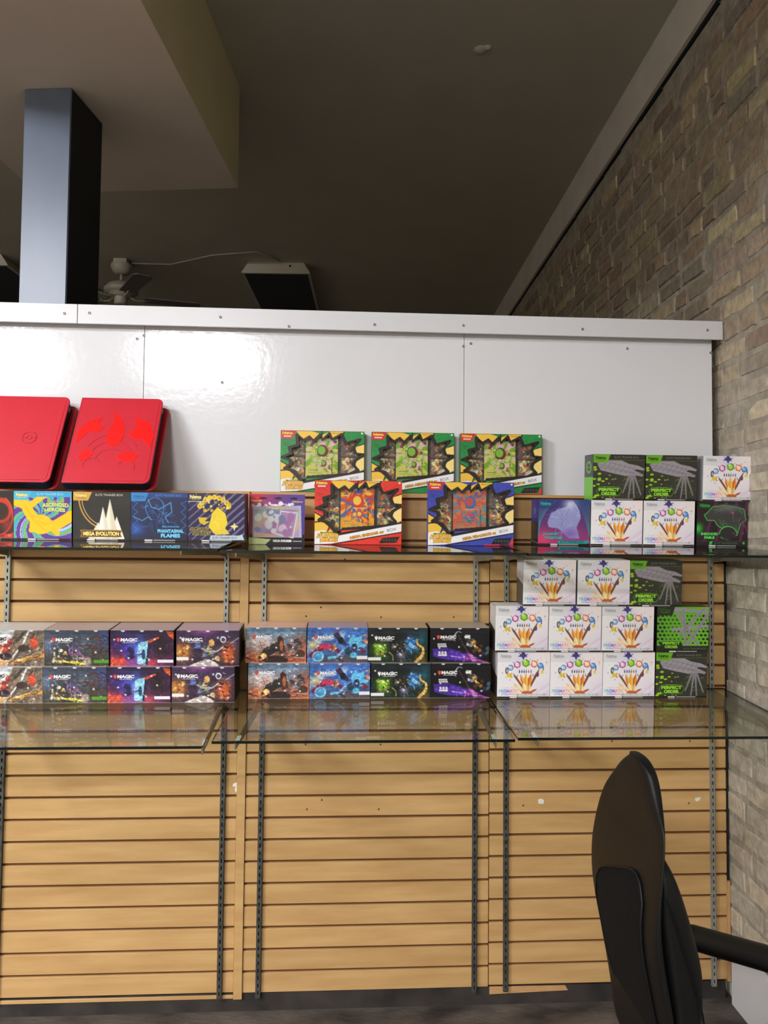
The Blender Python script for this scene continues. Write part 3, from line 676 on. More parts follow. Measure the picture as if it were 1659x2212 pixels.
def ascended():
    c = etb_base((40, 160, 200)); X, Y = (c.U-.45)*c.k, c.V-.5; th = np.arctan2(Y, X)+2.2*np.hypot(X, Y); w = np.sin(th*9)+.5*np.sin(th*23+4); c.mix((w > .2).astype(float), (92, 48, 140)); c.mix((w < -.75).astype(float), (120, 178, 60)); c.mix((np.abs(w-.1) < .12).astype(float), (210, 200, 232), .8)
    # flowing plain yellow ribbons
    c.line([(.0, .18), (.2, .28), (.3, .5), (.5, .72), (.72, .7), (1.0, .5)], .2, (248, 190, 14), 1, .22).line([(.28, .3), (.5, .1), (.62, .04)], .12, (248, 190, 14)).line([(.36, .6), (.3, .8)], .1, (246, 186, 12)).line([(.6, .7), (.75, .86)], .1, (246, 186, 12)).ell(.47, .68, .2, .2, (248, 192, 16))
    for q in [[(.2, .3), (.34, .6), (.55, .8)], [(.4, .6), (.55, .68), (.7, .62)], [(.3, .5), (.5, .55)]]: c.line(q, .008, (200, 140, 20))
    c.poly([(0, 0), (1, 0), (1, .115), (0, .115)], (52, 160, 206)).poly([(0, 0), (.31, 0), (.25, .18), (0, .18)], (60, 176, 214)); foot(c)
    x = Txt(.184, .159); logo(x, .14, .08, .2, (240, 220, 120), (40, 120, 160), (230, 240, 240)); x.t('ELITE TRAINER BOX', .63, .06, .46, (150, 214, 236), bold=.02)
    x.t('MEGA EVOLUTION', .72, .205, .28, (220, 200, 80), bold=.03, out=(40, 70, 100)); x.t('ASCENDED', .72, .29, .46, (206, 214, 110), size=.085, bold=.05, out=(34, 96, 110), arch=.02); x.t('HEROES', .71, .39, .36, (206, 214, 110), size=.08, bold=.05, out=(34, 96, 110), arch=.02); return c, x
def megaevo():
    c = etb_base((34, 34, 36)); c.noise(.35, 5, 9); c.glow(.85, .6, .3, .4, (20, 20, 22), .8)
    c.arc(.6, .1, .5, .66, 100, 180, .028, (196, 150, 60), 1).arc(.6, .1, .45, .6, 100, 180, .014, (228, 190, 110), 1)
    # plain ivory crystal peaks
    for P, k in [([(.26, .97), (.44, .62), (.56, .97)], (226, 218, 192)), ([(.4, .97), (.52, .3), (.66, .97)], (240, 238, 232)), ([(.5, .97), (.64, .14), (.8, .97)], (232, 228, 214)), ([(.62, .97), (.76, .5), (.9, .97)], (240, 238, 232)), ([(.64, .14), (.8, .97), (.68, .97)], (214, 206, 182)), ([(.52, .3), (.57, .97), (.66, .97)], (216, 210, 190))]: c.poly(P, k)
    for q in [[(.64, .2), (.66, .9)], [(.52, .36), (.54, .9)], [(.76, .55), (.77, .9)]]: c.line(q, .006, (206, 186, 120))
    c.poly([(.12, .78), (.86, .78), (.83, .86), (.86, .93), (.12, .93), (.15, .86)], (168, 116, 30)).poly([(.15, .8), (.83, .8), (.81, .86), (.83, .915), (.15, .915), (.17, .86)], (40, 32, 20)).poly([(0, 0), (.33, 0), (.26, .18), (0, .18)], (208, 160, 70)); foot(c)
    x = Txt(.184, .159); logo(x, .14, .075, .2, (248, 222, 130), (120, 80, 20), (120, 80, 30)); x.t('ELITE TRAINER BOX', .63, .06, .48, (190, 186, 170), bold=.01); x.t('MEGA EVOLUTION', .49, .857, .62, (250, 224, 130), size=.085, bold=.05, out=(120, 70, 10)); return c, x
def phantasm():
    c = etb_base((22, 32, 66)); c.grad((26, 42, 90), (20, 28, 60), .3, .7); c.glow(.1, .75, .15, .15, (40, 90, 190), .9)
    for sgn, x0 in ((1, 0), (-1, 1)):
        P = [(x0, .16)]+[(x0+sgn*(.12 if i % 2 == 0 else .03), .22+.09*i) for i in range(8)]
        c.line(P, .012, (50, 110, 190))
    c.strokes(34, .25, .85, .16, .7, ['2c64b0', '3c84cc', '244a8c'], .13, .014, 12); c.arc(.42, .32, .16, .22, 120, 400, .014, (60, 130, 200)).line([(.3, .14), (.36, .3), (.5, .34), (.7, .2), (.72, .4), (.6, .5), (.66, .62)], .016, (80, 160, 220)).line([(.05, .5), (.2, .58), (.3, .5), (.36, .56)], .014, (80, 160, 220))
    c.glow(.7, .86, .22, .12, (14, 30, 70), .9).poly([(0, 0), (1, 0), (1, .1), (0, .1)], (26, 62, 130)).poly([(0, 0), (.31, 0), (.25, .18), (0, .18)], (40, 130, 200)); foot(c)
    x = Txt(.184, .159); logo(x, .14, .08, .19, (34, 90, 160), (70, 170, 220), (20, 70, 130)); x.t('ELITE TRAINER BOX', .66, .055, .46, (80, 130, 190), bold=.01); x.t('MEGA EVOLUTION', .7, .70, .3, (70, 170, 230), bold=.03); x.t('PHANTASMAL', .7, .79, .46, (110, 200, 244), size=.075, bold=.05, out=(10, 40, 90)); x.t('FLAMES', .7, .885, .34, (110, 200, 244), size=.08, bold=.05, out=(10, 40, 90)); return c, x
def sparks():
    c = etb_base((34, 30, 72)); s_ = np.sin((c.U*c.k*.9+c.V)*38); c.mix((s_ > .3).astype(float)*np.clip(c.U*1.5, .1, 1), (84, 74, 120)); c.mix((s_ > .85).astype(float), (130, 120, 160), .8)
    # fan of plain yellow shards and discs
    for i in range(9):
        a = -2.8+i*.31; c.ell(.46+.27*math.cos(a), .36+.28*math.sin(a), .045, .055, (230, 200, 50)); c.ell(.46+.27*math.cos(a), .36+.28*math.sin(a), .02, .028, (200, 160, 40))
    c.daubs(46, .2, .74, .06, .42, ['e8cc3c', 'd0a828', 'f4e070', 'b8b8c0', 'caa030'], .014, .035, 3); c.poly([(.42, .42), (.52, .28), (.66, .42), (.7, .62), (.62, .8), (.46, .82), (.36, .7), (.4, .54)], (232, 206, 52)); c.poly([(.18, .5), (.34, .5), (.3, .58), (.4, .58), (.28, .66), (.2, .6)], (214, 184, 48)); c.poly([(.42, .8), (.64, .7), (.74, .84), (.5, .86)], (226, 196, 60)); c.strokes(10, .4, .66, .4, .8, ['c8a830', 'f4e480'], .08, .012, 7)
    c.poly([(.82, .6), (.84, .66), (.9, .68), (.84, .71), (.82, .78), (.8, .71), (.74, .68), (.8, .65)], (236, 220, 150)); c.poly([(0, 0), (.3, 0), (.25, .17), (0, .17)], (44, 40, 70)).line([(0, .17), (.26, .17)], .01, (220, 220, 230)).poly([(.38, .965), (.4, .87), (.9, .87), (.96, .85), (1, .965)], (190, 206, 220)); foot(c)
    x = Txt(.184, .159); logo(x, .13, .08, .2, (240, 226, 150), (110, 100, 80), (230, 220, 160)); x.t('SURGING', .2, .74, .34, (60, 50, 40), size=.065, bold=.05, shear=.3, out=(226, 206, 90), ow=.045); x.t('SPARKS', .24, .83, .32, (60, 50, 40), size=.075, bold=.05, shear=.3, out=(226, 206, 90), ow=.045); x.t('ELITE TRAINER BOX', .65, .918, .44, (90, 90, 110), bold=.01); return c, x
def blackred():
    c = etb_base((26, 22, 22)); c.noise(.3, 6, 2); c.ell(.78, .4, .2, .26, (190, 50, 30)).ell(.78, .42, .14, .18, (40, 22, 20)).arc(.74, .5, .25, .4, -60, 80, .03, (210, 60, 36)).glow(.9, .7, .15, .2, (150, 40, 26), .8).poly([(0, .88), (.94, .88), (1, .84), (1, .965), (0, .965)], (188, 50, 38)).ell(.93, .91, .03, .03, (226, 90, 70)); foot(c)
    x = Txt(.184, .159); logo(x, .14, .09, .2, (200, 60, 40), (40, 10, 10), (200, 60, 40)); x.t('ELITE TRAINER BOX', .6, .92, .5, (60, 16, 14), bold=.02); return c, x
def sticker():
    c = Cv(.19, .172, 130, (120, 70, 150)); c.grad((196, 60, 110), (70, 60, 150), .9, .1); c.glow(.9, .1, .4, .4, (90, 70, 160), .9).poly([(0, .8), (1, .8), (1, 1), (0, 1)], (24, 24, 34)); c.poly([(0, .86), (.4, .9), (.3, 1), (0, 1)], (206, 222, 150))
    c.poly([(0, 0), (.28, 0), (.24, .14), (0, .2)], (206, 30, 70)); c.daubs(40, .06, .8, .17, .3, ['f0e8f4', 'e0c0dc', 'ffffff'], .02, .05, 3)
    c.poly([(.07, .25), (.93, .22), (.95, .86), (.07, .86)], (190, 190, 216)); U, V = c.U, c.V
    m_ = c.mask([(.1, .3), (.9, .3), (.9, .84), (.1, .84)])
    for k, (cc) in enumerate([(120, 180, 220), (220, 160, 200), (226, 206, 150), (160, 210, 190), (200, 120, 170)]): c.mix(m_*np.clip(np.sin(U*9+V*7+k*1.3), 0, 1), cc, .8)
    c.daubs(16, .15, .55, .34, .8, ['ffffff', 'f2f2fa', '9ab8e0', '7c90d0'], .04, .1, 9, .85); c.poly([(.1, .76), (.5, .8), (.48, .86), (.1, .86)], (236, 190, 160), .8)
    c.poly([(.56, .32), (.88, .36), (.8, .88), (.46, .8)], (228, 224, 240)); c.poly([(.58, .35), (.85, .385), (.78, .85), (.49, .77)], (190, 150, 196)); c.daubs(10, .58, .76, .42, .78, ['ffffff', 'b07ab0', '7c90c0', 'e6d6ee'], .04, .1, 12, .85)
    for u in (.25, .52, .8): c.ell(u, .08, .07, .022, (40, 22, 52))
    x = Txt(.19, .172); x.t('Pokémon', .13, .13, .18, (240, 220, 120), bold=.04, out=(120, 10, 40)); x.t('Pokémon', .5, .27, .3, (236, 214, 150), bold=.05, out=(70, 50, 110)); x.t('TECH STICKER', .6, .93, .34, (240, 240, 244), bold=.07, shear=.2); x.t('COLLECTION', .87, .935, .16, (220, 220, 226), bold=.03); x.t('Pokémon', .87, .14, .18, (220, 190, 90), bold=.04, out=(60, 40, 100)); return c, x
def exbox(acc, acc2, name_):
    w, h = .305, .224; c = Cv(w, h, 210, acc); c.noise(.12, 5, 3)
    Yl = (240, 194, 72)
    def petals(pts, col):
        for u, v, ru, rv, ro in pts: c.ell(u, v, ru+.008, rv+.012, (22, 16, 16), ro, 1, .05)
        for u, v, ru, rv, ro in pts: c.ell(u, v, ru-.004, rv-.006, col, ro, 1, .05)
    C0, C1 = (.49, .42), None
    # burst outline of the window
    star = [(.19, .07), (.27, .16), (.34, .1), (.39, .17), (.47, .06), (.49, .16), (.58, .04), (.61, .14), (.73, .05), (.78, .2), (.95, .13), (.87, .26), (.90, .37), (1.0, .38), (.9, .47), (.87, .55), (.93, .64), (.84, .70), (.30, .76), (.27, .88), (.2, .74), (.16, .66), (.05, .62), (.12, .55), (.11, .47), (.02, .44), (.12, .38), (.1, .28), (.2, .24)]
    c.poly([(.18, 0), (.36, 0), (.5, .06), (.6, 0), (.75, 0), (.73, .09), (.6, .2), (.3, .2)], Yl); c.line([(.495, -.02), (.49, .1)], .02, (22, 16, 16)).line([(.76, -.02), (.74, .1)], .02, (22, 16, 16)).poly([(.79, 0), (1, 0), (1, .21), (.93, .14), (.78, .2)], acc)
    c.poly([(1, .2), (.9, .26), (.89, .36), (1, .38)], (246, 214, 120)).poly([(1, .42), (.9, .48), (.9, .68), (1, .62)], (246, 220, 140)).line([(1, .2), (.93, .23)], .016, (22, 16, 16))
    c.poly([(0, .5), (.08, .56), (.06, .62), (0, .66)], Yl).poly([(0, .64), (.1, .64), (.17, .72), (.14, .8), (0, .8)], Yl).poly([(.16, .78), (.22, .76), (.3, .8), (.28, .9), (.15, .88)], Yl).line([(0, .5), (.09, .57)], .016, (22, 16, 16)).line([(0, .655), (.1, .64), (.17, .72), (.15, .8)], .018, (22, 16, 16))
    c.strokes(40, 0, .12, .1, .5, [acc2], .06, .012, 5, (-.6, .6), .5); c.strokes(20, .8, 1, .02, .2, [acc2], .06, .012, 6, (2, 3), .5)
    c.line(star+[star[0]], .045, (22, 16, 16)); c.poly(star, (40, 34, 36)); 
    keep = 1-c.mask([(C0[0]+(u-C0[0])*.93, C0[1]+(v-C0[1])*.93) for u, v in star])
    # slanted white band and lower corner
    band = [(0, .82), (.29, .86), (1, .655), (1, .80), (.2, .995), (0, 1)]
    c.poly([(.28, .82), (1, .64), (1, .67), (.28, .86)], (22, 16, 16)); c.poly([(.2, .995), (1, .79), (1, 1), (.2, 1)], acc); c.strokes(60, .4, 1, .84, 1, [acc2], .03, .008, 9, (.5, .7), .6); c.line([(.2, 1), (1, .80)], .016, (22, 16, 16)); c.poly([(.28, .86), (1, .665), (1, .79), (.2, .985), (0, 1), (0, .8), (.1, .78)], (238, 238, 242))
    keep = np.maximum(keep, c.mask([(.2, .84), (1, .63), (1, 1), (0, 1), (0, .8)]))
    c.poly([(.66, .98), (.95, .98), (1, .86), (1, 1), (.66, 1)], (222, 52, 38)).poly([(.78, .89), (.98, .87), (.94, .965), (.74, .975)], (20, 20, 22))
    for i in range(5): c.ell(.79+.035*i, .925, .011, .018, (90, 90, 96)); c.ell(.79+.035*i, .925, .006, .01, (20, 20, 22))
    c.poly([(0, 0), (.19, 0), (.14, .13), (0, .13)], (214, 34, 44)); c.ell(.97, .03, .012, .016, (230, 230, 230)).poly([(0, 0), (1, 0), (1, .008), (0, .008)], (30, 24, 24), .5)
    x = Txt(w, h); x.t('Pokémon', .08, .045, .125, (244, 210, 70), size=.05, bold=.05, out=(120, 20, 30), layer=2, arch=.006); x.shape([(.035, .083), (.125, .083), (.125, .103), (.035, .103)], (240, 236, 236)); x.t('TRADING CARD GAME', .08, .093, .08, (200, 60, 60), bold=.01, layer=2)
    x.t('MEGA EVOLUTION', .145, .815, .16, (100, 160, 60), bold=.04, out=(24, 20, 20)); x.t('ASCENDED', .15, .868, .255, (242, 186, 60), size=.07, bold=.06, out=(30, 22, 20), ow=.045, arch=.015, layer=2); x.t('HEROES', .165, .935, .2, (242, 186, 60), size=.062, bold=.06, out=(30, 22, 20), ow=.045, arch=.01, layer=2)
    sl = math.atan(.195*h/(.72*w)); x.t(name_+' ex', .60, .845, .40, (214, 150, 30), size=.045, bold=.06, shear=.15, rot=sl, out=(60, 40, 20)); x.t('BOX', .885, .762, .105, (40, 38, 42), size=.045, bold=-.01, rot=sl)
    x.t('Mega Evolution', .665, .035, .1, (150, 120, 50), bold=.01, rot=-.02); return c, x, keep
def tray(pal, seed):
    w, h = .28, .165; c = Cv(w, h, 190, (52, 46, 50)); c.noise(.4, 7, seed)
    cols = ['e8dc90', 'c8b458', 'd87838', '5a4a60', 'e8e0c0', '2c2830', 'b84838', 'a0b070', '605060']
    for a_, b_ in ((.02, .26), (.74, .98)):
        c.poly([(a_, .5), (b_, .5), (b_, 1), (a_, 1)], (120, 110, 90)).poly([(a_, .02), (b_, .02), (b_, .47), (a_, .47)], (96, 88, 84)); c.daubs(70, a_+.02, b_-.02, .52, .96, cols, .02, .06, seed+1); c.daubs(40, a_+.04, b_-.04, .1, .45, cols[:7]+['504850']*4, .015, .05, seed+2, .8); c.strokes(40, a_+.02, b_-.02, .1, .95, cols, .07, .014, seed+3)
    c.jit(260, .05, .02, seed+4, lo=.4, hi=1.6)
    return c
def card(pal, seed, w, h, nx):
    c = Cv(w, h, nx, pal[0]); X, Y = c.U-.5, c.V-.35; th = np.arctan2(Y, X*c.k); c.mix(((np.sin(th*11+seed) > .25)).astype(float), pal[1]); c.mix(((np.sin(th*7+2*seed) > .7)).astype(float), pal[2], .9)
    c.daubs(26, .1, .9, .05, .65, pal[2:], .04, .11, seed+5, .85, .4); c.strokes(36, .05, .95, .05, .7, pal, .16, .03, seed)
    c.ell(.52, .33, .17, .15*c.k/.75, pal[3]).ell(.49, .31, .12, .1*c.k/.75, pal[4])
    c.poly([(0, .72), (.35, .66), (1, .8), (1, 1), (0, 1)], pal[1], .8); c.glow(.5, .9, .5, .15, (206, 196, 120), .5)
    c.poly([(.05, .03), (.95, .03), (.95, .07), (.05, .07)], (220, 214, 190), .6).line([(.1, .8), (.4, .8)], .012, (90, 90, 70)).line([(.1, .86), (.5, .86)], .008, (120, 120, 90)).line([(.7, .86), (.92, .86)], .012, (100, 90, 70)); return c
def mtg(bgf, logoc, labels, sub=None, seals=0, logo_at=(.19, .26), symc=None, extra=None):
    c = Cv(.206, .1205, 150, (60, 60, 70)); bgf(c); c.jit(150, .07, .022, seals+3, v0=.3); c.jit(70, .05, .02, seals+9, u0=.45, v0=.15); c.noise(.35, 24, seals); c.poly([(0, 0), (1, 0), (1, .12), (0, .12)], (30, 30, 40), .18); c.line([(0, .12), (1, .12)], .008, (220, 220, 230), .15)
    r = random.Random(seals)
    for i in range(9): c.ell(.08+.1*i+r.uniform(-.03, .03), (.25, .55, .82)[i % 3]+r.uniform(-.06, .06), .017, .026, (222, 224, 230), -.1, .85)
    for i in range(3): c.ell(.2+.3*i, .012, .03, .03, (232, 232, 238), 0, .9)
    for P, k in labels: c.poly(P, k)
    c.line([(0, .992), (1, .992)], .014, (200, 200, 205), .7)
    x = Txt(.206, .1205); u, v = logo_at; q = symc or (226, 78, 60)
    x.shape([(u-.075, v-.06), (u-.058, v-.03), (u-.052, v-.085), (u-.046, v-.03), (u-.03, v-.06), (u-.026, v+.0), (u-.051, v+.075), (u-.078, v+.0)], q, 2)
    x.t('MAGIC', u+.115, v, .27, logoc, size=.095, bold=.05, shear=.1, out=(40, 40, 50) if sum(logoc) > 500 else None, ow=.03); x.t('THE GATHERING', u+.11, v+.075, .2, logoc, bold=.0)
    if extra: extra(c, x)
    return c, x
def bg_web(c):     # pale sky over a city street
    c.grad((226, 232, 240), (240, 214, 170), 0, 1); c.noise(.2, 5, 3); c.poly([(.55, 0), (1, 0), (1, 1), (.3, 1)], (124, 108, 92)); c.strokes(60, .55, 1, 0, 1, ['5a4c42', '8c7660', '46403a', 'a08c70', '302c2c'], .2, .04, 5, (1.9, 2.5)); c.daubs(20, 0, .4, .8, 1, ['f0c080', 'e8a860', 'b08060'], .05, .1, 2, .6)
    c.line([(.78, -.05), (.68, .35), (.56, .62), (.4, .98)], .05, (232, 232, 236), 1, .02); c.line([(.5, .9), (1, .68)], .09, (222, 150, 60)).line([(.55, .86), (.8, .72)], .05, (236, 190, 90)).ell(.84, .35, .06, .16, (196, 74, 52)).ell(.68, .5, .09, .1, (62, 46, 44))
    c.daubs(8, .28, .48, .3, .62, ['c04630', '8c2c28', '38304a', 'd05a3c'], .06, .1, 12, .9).ell(.24, .7, .09, .1, (70, 110, 170)).ell(.4, .72, .1, .1, (34, 30, 46)); c.strokes(14, .3, .9, .75, 1, ['302826', '6c5444'], .16, .04, 3, (-.5, .2))
def bg_hoard(c):
    c.grad((66, 76, 96), (60, 54, 44), .1, .9); c.noise(.35, 5, 8); c.glow(.05, .4, .15, .3, (110, 126, 160), .7); c.glow(.92, .2, .1, .3, (60, 80, 150), .9).glow(.65, .45, .15, .2, (90, 104, 130), .8)
    c.strokes(16, .55, .95, .1, .7, ['38302e', '2c2a2e', '5a3a2c'], .2, .05, 3, (-.5, 1)); c.line([(.55, .42), (.68, .4), (.8, .44), (.92, .36), (.99, .12)], .05, (74, 44, 34), 1, .015); c.arc(.85, .1, .12, .4, 20, 100, .02, (50, 74, 150))
    c.daubs(50, .1, .6, .55, .9, ['d8b070', 'f0dc90', 'b87848', '88a898', 'e8e0c8', 'c85838', '6c5878', '50443c'], .02, .06, 4); c.line([(.3, .86), (.62, .93)], .06, (222, 206, 70)).strokes(12, .34, .55, .34, .62, ['8c60b8', 'b890d8', '604888'], .12, .03, 8, (1, 2.4)); c.ell(.66, .86, .07, .12, (196, 178, 160), 0, .7, .6); c.strokes(14, .03, 1, .9, 1, ['2c3420', '506028'], .1, .03, 9, (-.3, .3))
def bg_door(c):
    c.grad((40, 30, 60), (90, 30, 70), .1, .8); c.noise(.5, 5, 5); c.glow(.3, .5, .25, .4, (60, 50, 170), .9).glow(.45, .5, .16, .4, (90, 130, 230), .9).glow(.1, .95, .22, .3, (230, 80, 50), .95).glow(.4, .9, .2, .2, (170, 90, 190), .8).glow(.65, .9, .12, .2, (226, 80, 90), .7).glow(.8, .45, .17, .4, (34, 26, 28), .95)
    c.poly([(.44, .35), (.61, .28), (.56, .95), (.42, .92)], (150, 214, 240)).poly([(.6, .27), (.635, .27), (.58, .95), (.55, .96)], (34, 28, 44)); c.ell(.52, .66, .03, .14, (40, 60, 110)).line([(.45, .68), (.55, .6)], .04, (40, 60, 110)); c.line([(.62, .3), (.7, .24), (.76, .2)], .08, (226, 84, 40), 1, .04).poly([(.88, .02), (1, .05), (1, .25), (.92, .15)], (224, 92, 36)); c.daubs(10, 0, .22, .75, 1, ['f07040', 'e8542c', '9c2c40'], .03, .08, 4, .8); c.daubs(10, .26, .36, .45, .8, ['221c40', '30286a'], .05, .09, 6, .8)
def bg_duel(c):
    c.grad((60, 44, 76), (50, 36, 50), .2, .8); c.noise(.5, 6, 6); c.glow(.45, .02, .3, .1, (190, 90, 190), .8).glow(.1, .6, .14, .3, (226, 150, 60), 1).glow(.82, .62, .14, .3, (232, 110, 50), 1); c.daubs(24, .7, .96, .4, .9, ['f08848', 'c84c28', '50283c', '30202c'], .02, .06, 3).daubs(16, .02, .2, .4, .85, ['f4b858', 'b86c30', '6c3c28'], .03, .07, 8)
    c.arc(.745, .25, .04, .075, 0, 360, .03, (226, 230, 240)).strokes(10, .66, .84, .1, .4, ['d8dcea', '9cacd8'], .08, .012, 7).ell(.34, .42, .05, .09, (90, 110, 180), 0, .8); c.daubs(22, .42, .68, .35, .9, ['40444e', '6c7ca0', 'b0a060', 'e0c080', '8c90a0', '3c3038', '708050'], .03, .08, 9).ell(.56, .34, .045, .1, (220, 170, 100)); c.line([(.4, .5), (.5, .58), (.64, .58), (.74, .46)], .045, (190, 180, 170), .9)
    c.poly([(.2, .98), (.36, .86), (.52, .8), (.68, .94), (.66, 1), (.2, 1)], (226, 214, 206), .9); c.line([(.86, .35), (1, .2)], .03, (180, 180, 200), .8)
def bg_dust(c):
    c.grad((96, 140, 176), (176, 92, 60), 0, 1); c.noise(.3, 5, 2); c.glow(.2, .45, .3, .25, (232, 216, 214), .9).glow(.25, .82, .25, .14, (244, 170, 100), .9).glow(.92, .55, .14, .4, (200, 104, 76), .8)
    c.poly([(.2, .9), (.3, .6), (.45, .45), (.6, .35), (.66, .55), (.5, .7), (.36, .84)], (40, 38, 40)); c.daubs(34, .52, .92, .2, .68, ['4c545c', '8c949c', '303438', '6c8ca8', 'c8ccd0', '3c3438'], .03, .08, 5); c.poly([(.52, .3), (.56, .22), (.62, .3), (.66, .7), (.56, .74), (.54, .5)], (60, 36, 28)).ell(.59, .5, .03, .14, (176, 98, 62)); c.ell(.5, .93, .2, .14, (40, 30, 30)).strokes(18, .0, .9, .8, 1, ['5a2c20', '80402c', '301c1c'], .14, .04, 4, (-.4, .3)); c.strokes(9, .13, .3, .35, .55, ['a86450', '80483c'], .09, .025, 6); c.poly([(.05, .85), (.08, .7), (.12, .82), (.15, .74), (.18, .9)], (200, 100, 66)).ell(.3, .8, .05, .08, (250, 180, 110)).ell(.9, .75, .08, .12, (72, 48, 36))
def bg_race(c):
    c.grad((70, 120, 206), (66, 92, 140), .1, .9); c.noise(.3, 5, 7); c.daubs(12, .15, .6, .1, .4, ['9cc4e8', 'c8dcf0', '5c94d8'], .05, .12, 3, .6); c.glow(.1, .5, .16, .2, (214, 196, 140), .9).poly([(.1, 1), (.35, .84), (.7, .78), (1, .86), (1, 1)], (76, 72, 82))
    c.line([(.08, .78), (.2, .6), (.36, .52), (.5, .62), (.56, .76)], .16, (120, 30, 66), 1, .08).ell(.3, .52, .1, .08, (186, 50, 84)).arc(.18, .82, .085, .13, 0, 360, .05, (120, 200, 236)).ell(.18, .82, .06, .09, (70, 150, 206)); c.line([(.36, .86), (.5, .82), (.6, .62)], .08, (110, 190, 232), .9, .05); c.daubs(8, .38, .46, .44, .66, ['d08038', '5c3c28', '8c3030', 'e8a860'], .03, .05, 6)
    c.line([(.48, .2), (.56, .35), (.62, .46)], .16, (44, 48, 84), 1, .1).ell(.55, .36, .05, .1, (20, 22, 34)).line([(.46, .16), (.55, .04)], .05, (160, 44, 60), 1, .01); c.poly([(.68, .4), (.76, .16), (.8, .3), (.92, .2), (.88, .4), (.98, .5), (.9, .66), (.74, .6)], (96, 186, 236)); c.ell(.68, .68, .06, .1, (38, 60, 70)).ell(.78, .56, .05, .12, (40, 44, 84)).line([(.68, .56), (.92, .58)], .04, (40, 44, 84)).ell(.92, .66, .06, .06, (110, 40, 50)).ell(.77, .78, .06, .08, (90, 180, 220)); c.daubs(5, .93, 1, .2, .45, ['c07048', 'e8c0a0'], .03, .06, 2)
def bg_duskm(c):
    c.grad((24, 34, 40), (22, 34, 26), .2, .8); c.noise(.5, 6, 4); c.glow(.2, .62, .13, .24, (130, 200, 50), 1).glow(.9, .3, .1, .4, (24, 84, 100), .9).glow(.72, .45, .1, .28, (60, 130, 210), .95).glow(.9, .9, .1, .2, (110, 90, 30), .8); c.daubs(24, .1, .3, .48, .72, ['b4e050', '8cc030', 'd8f080', '507820'], .02, .05, 5); c.daubs(8, .15, .26, .62, .78, ['6c9030', 'a08c48', '1c2c18'], .03, .05, 3); c.daubs(24, .4, .64, .4, .72, ['50483c', '7c7058', '2c2824', 'a09470', '38342c'], .02, .06, 7); c.daubs(16, .62, .8, .3, .62, ['4c90d8', '80c0f0', '2c5ca8'], .02, .06, 9)
    c.strokes(12, .52, .72, .6, .95, ['4c90d8', 'd8c8e0', '804c60'], .1, .025, 4); c.line([(.82, .34), (.83, .48), (.92, .56), (.93, .72), (.86, .88), (.8, .98)], .05, (226, 178, 90), 1, .09); c.line([(.36, .7), (.42, .8), (.42, .92)], .03, (170, 160, 90)).glow(.55, .8, .08, .12, (150, 130, 170), .8).strokes(10, .1, .8, .85, 1, ['182818', '2c4420'], .12, .04, 3)
def bg_space(c):
    c.C[:] = (18, 18, 24); c.noise(.5, 6, 4); c.poly([(.04, .6), (.3, .55), (.98, .98), (.3, .92), (.06, .82)], (72, 44, 150)).glow(.55, .8, .2, .1, (120, 70, 210), .9).line([(.35, .8), (.75, .9)], .014, (240, 190, 230)).line([(.56, .98), (.6, .85), (.8, .92), (.98, .99)], .03, (214, 70, 160))
    c.daubs(12, .58, .74, .2, .5, ['d8d8d4', 'a8a8a8', '606468', 'f0f0ec'], .04, .07, 3).ell(.67, .36, .055, .09, (60, 56, 60)); c.daubs(12, .72, .88, .4, .7, ['c88830', 'e0a848', '6c4424', '3c2c28'], .03, .07, 5); c.line([(.47, .2), (.55, .45), (.72, .9)], .03, (90, 60, 60)).arc(.48, .3, .07, .2, 160, 300, .035, (150, 156, 168)).daubs(8, .88, 1, .5, .75, ['405868', '2c4454'], .03, .06, 6).poly([(.62, .7), (.7, .75), (.8, .95), (.72, .96)], (210, 110, 190)); c.daubs(6, .78, .9, .7, .9, ['402c50', '204050'], .03, .06, 8)
lbl = lambda u0, u1, v0, v1: [(u0, v0), (u1, v0), (u1, v1), (u0, v1)]
WHT = (232, 232, 236)
for k_, f_ in dict(gems=white_gems, slab=green_slab, hexg=green_hex, shroud=shroud, journey=journey, ascended=ascended, megaevo=megaevo, phantasm=phantasm, sparks=sparks, blackred=blackred, sticker=sticker).items(): ART[k_] = f_()
ART['web'] = mtg(bg_web, (36, 36, 48), [], seals=1, logo_at=(.17, .24), symc=(36, 36, 48))
ART['hoard'] = mtg(bg_hoard, (240, 240, 244), [(lbl(.76, 1, .82, .91), (84, 150, 40))], seals=2)
ART['door'] = mtg(bg_door, (240, 240, 244), [(lbl(.74, .99, .81, .9), WHT)], seals=3, logo_at=(.18, .26))
ART['duel'] = mtg(bg_duel, (240, 240, 244), [(lbl(0, .19, .74, .83), WHT)], seals=4, logo_at=(.16, .25), symc=(236, 236, 240))
ART['dust'] = mtg(bg_dust, (240, 240, 244), [], seals=5, extra=lambda c, x: x.t('PLAY BOOSTERS', .88, .85, .15, (230, 226, 220), bold=.02))
ART['race'] = mtg(bg_race, (240, 240, 244), [(lbl(.82, 1, .8, .9), WHT)], seals=6, logo_at=(.19, .27))
ART['dusk'] = mtg(bg_duskm, (244, 244, 246), [(lbl(0, .22, .84, .93), WHT)], seals=7, logo_at=(.19, .29), symc=(244, 244, 246))
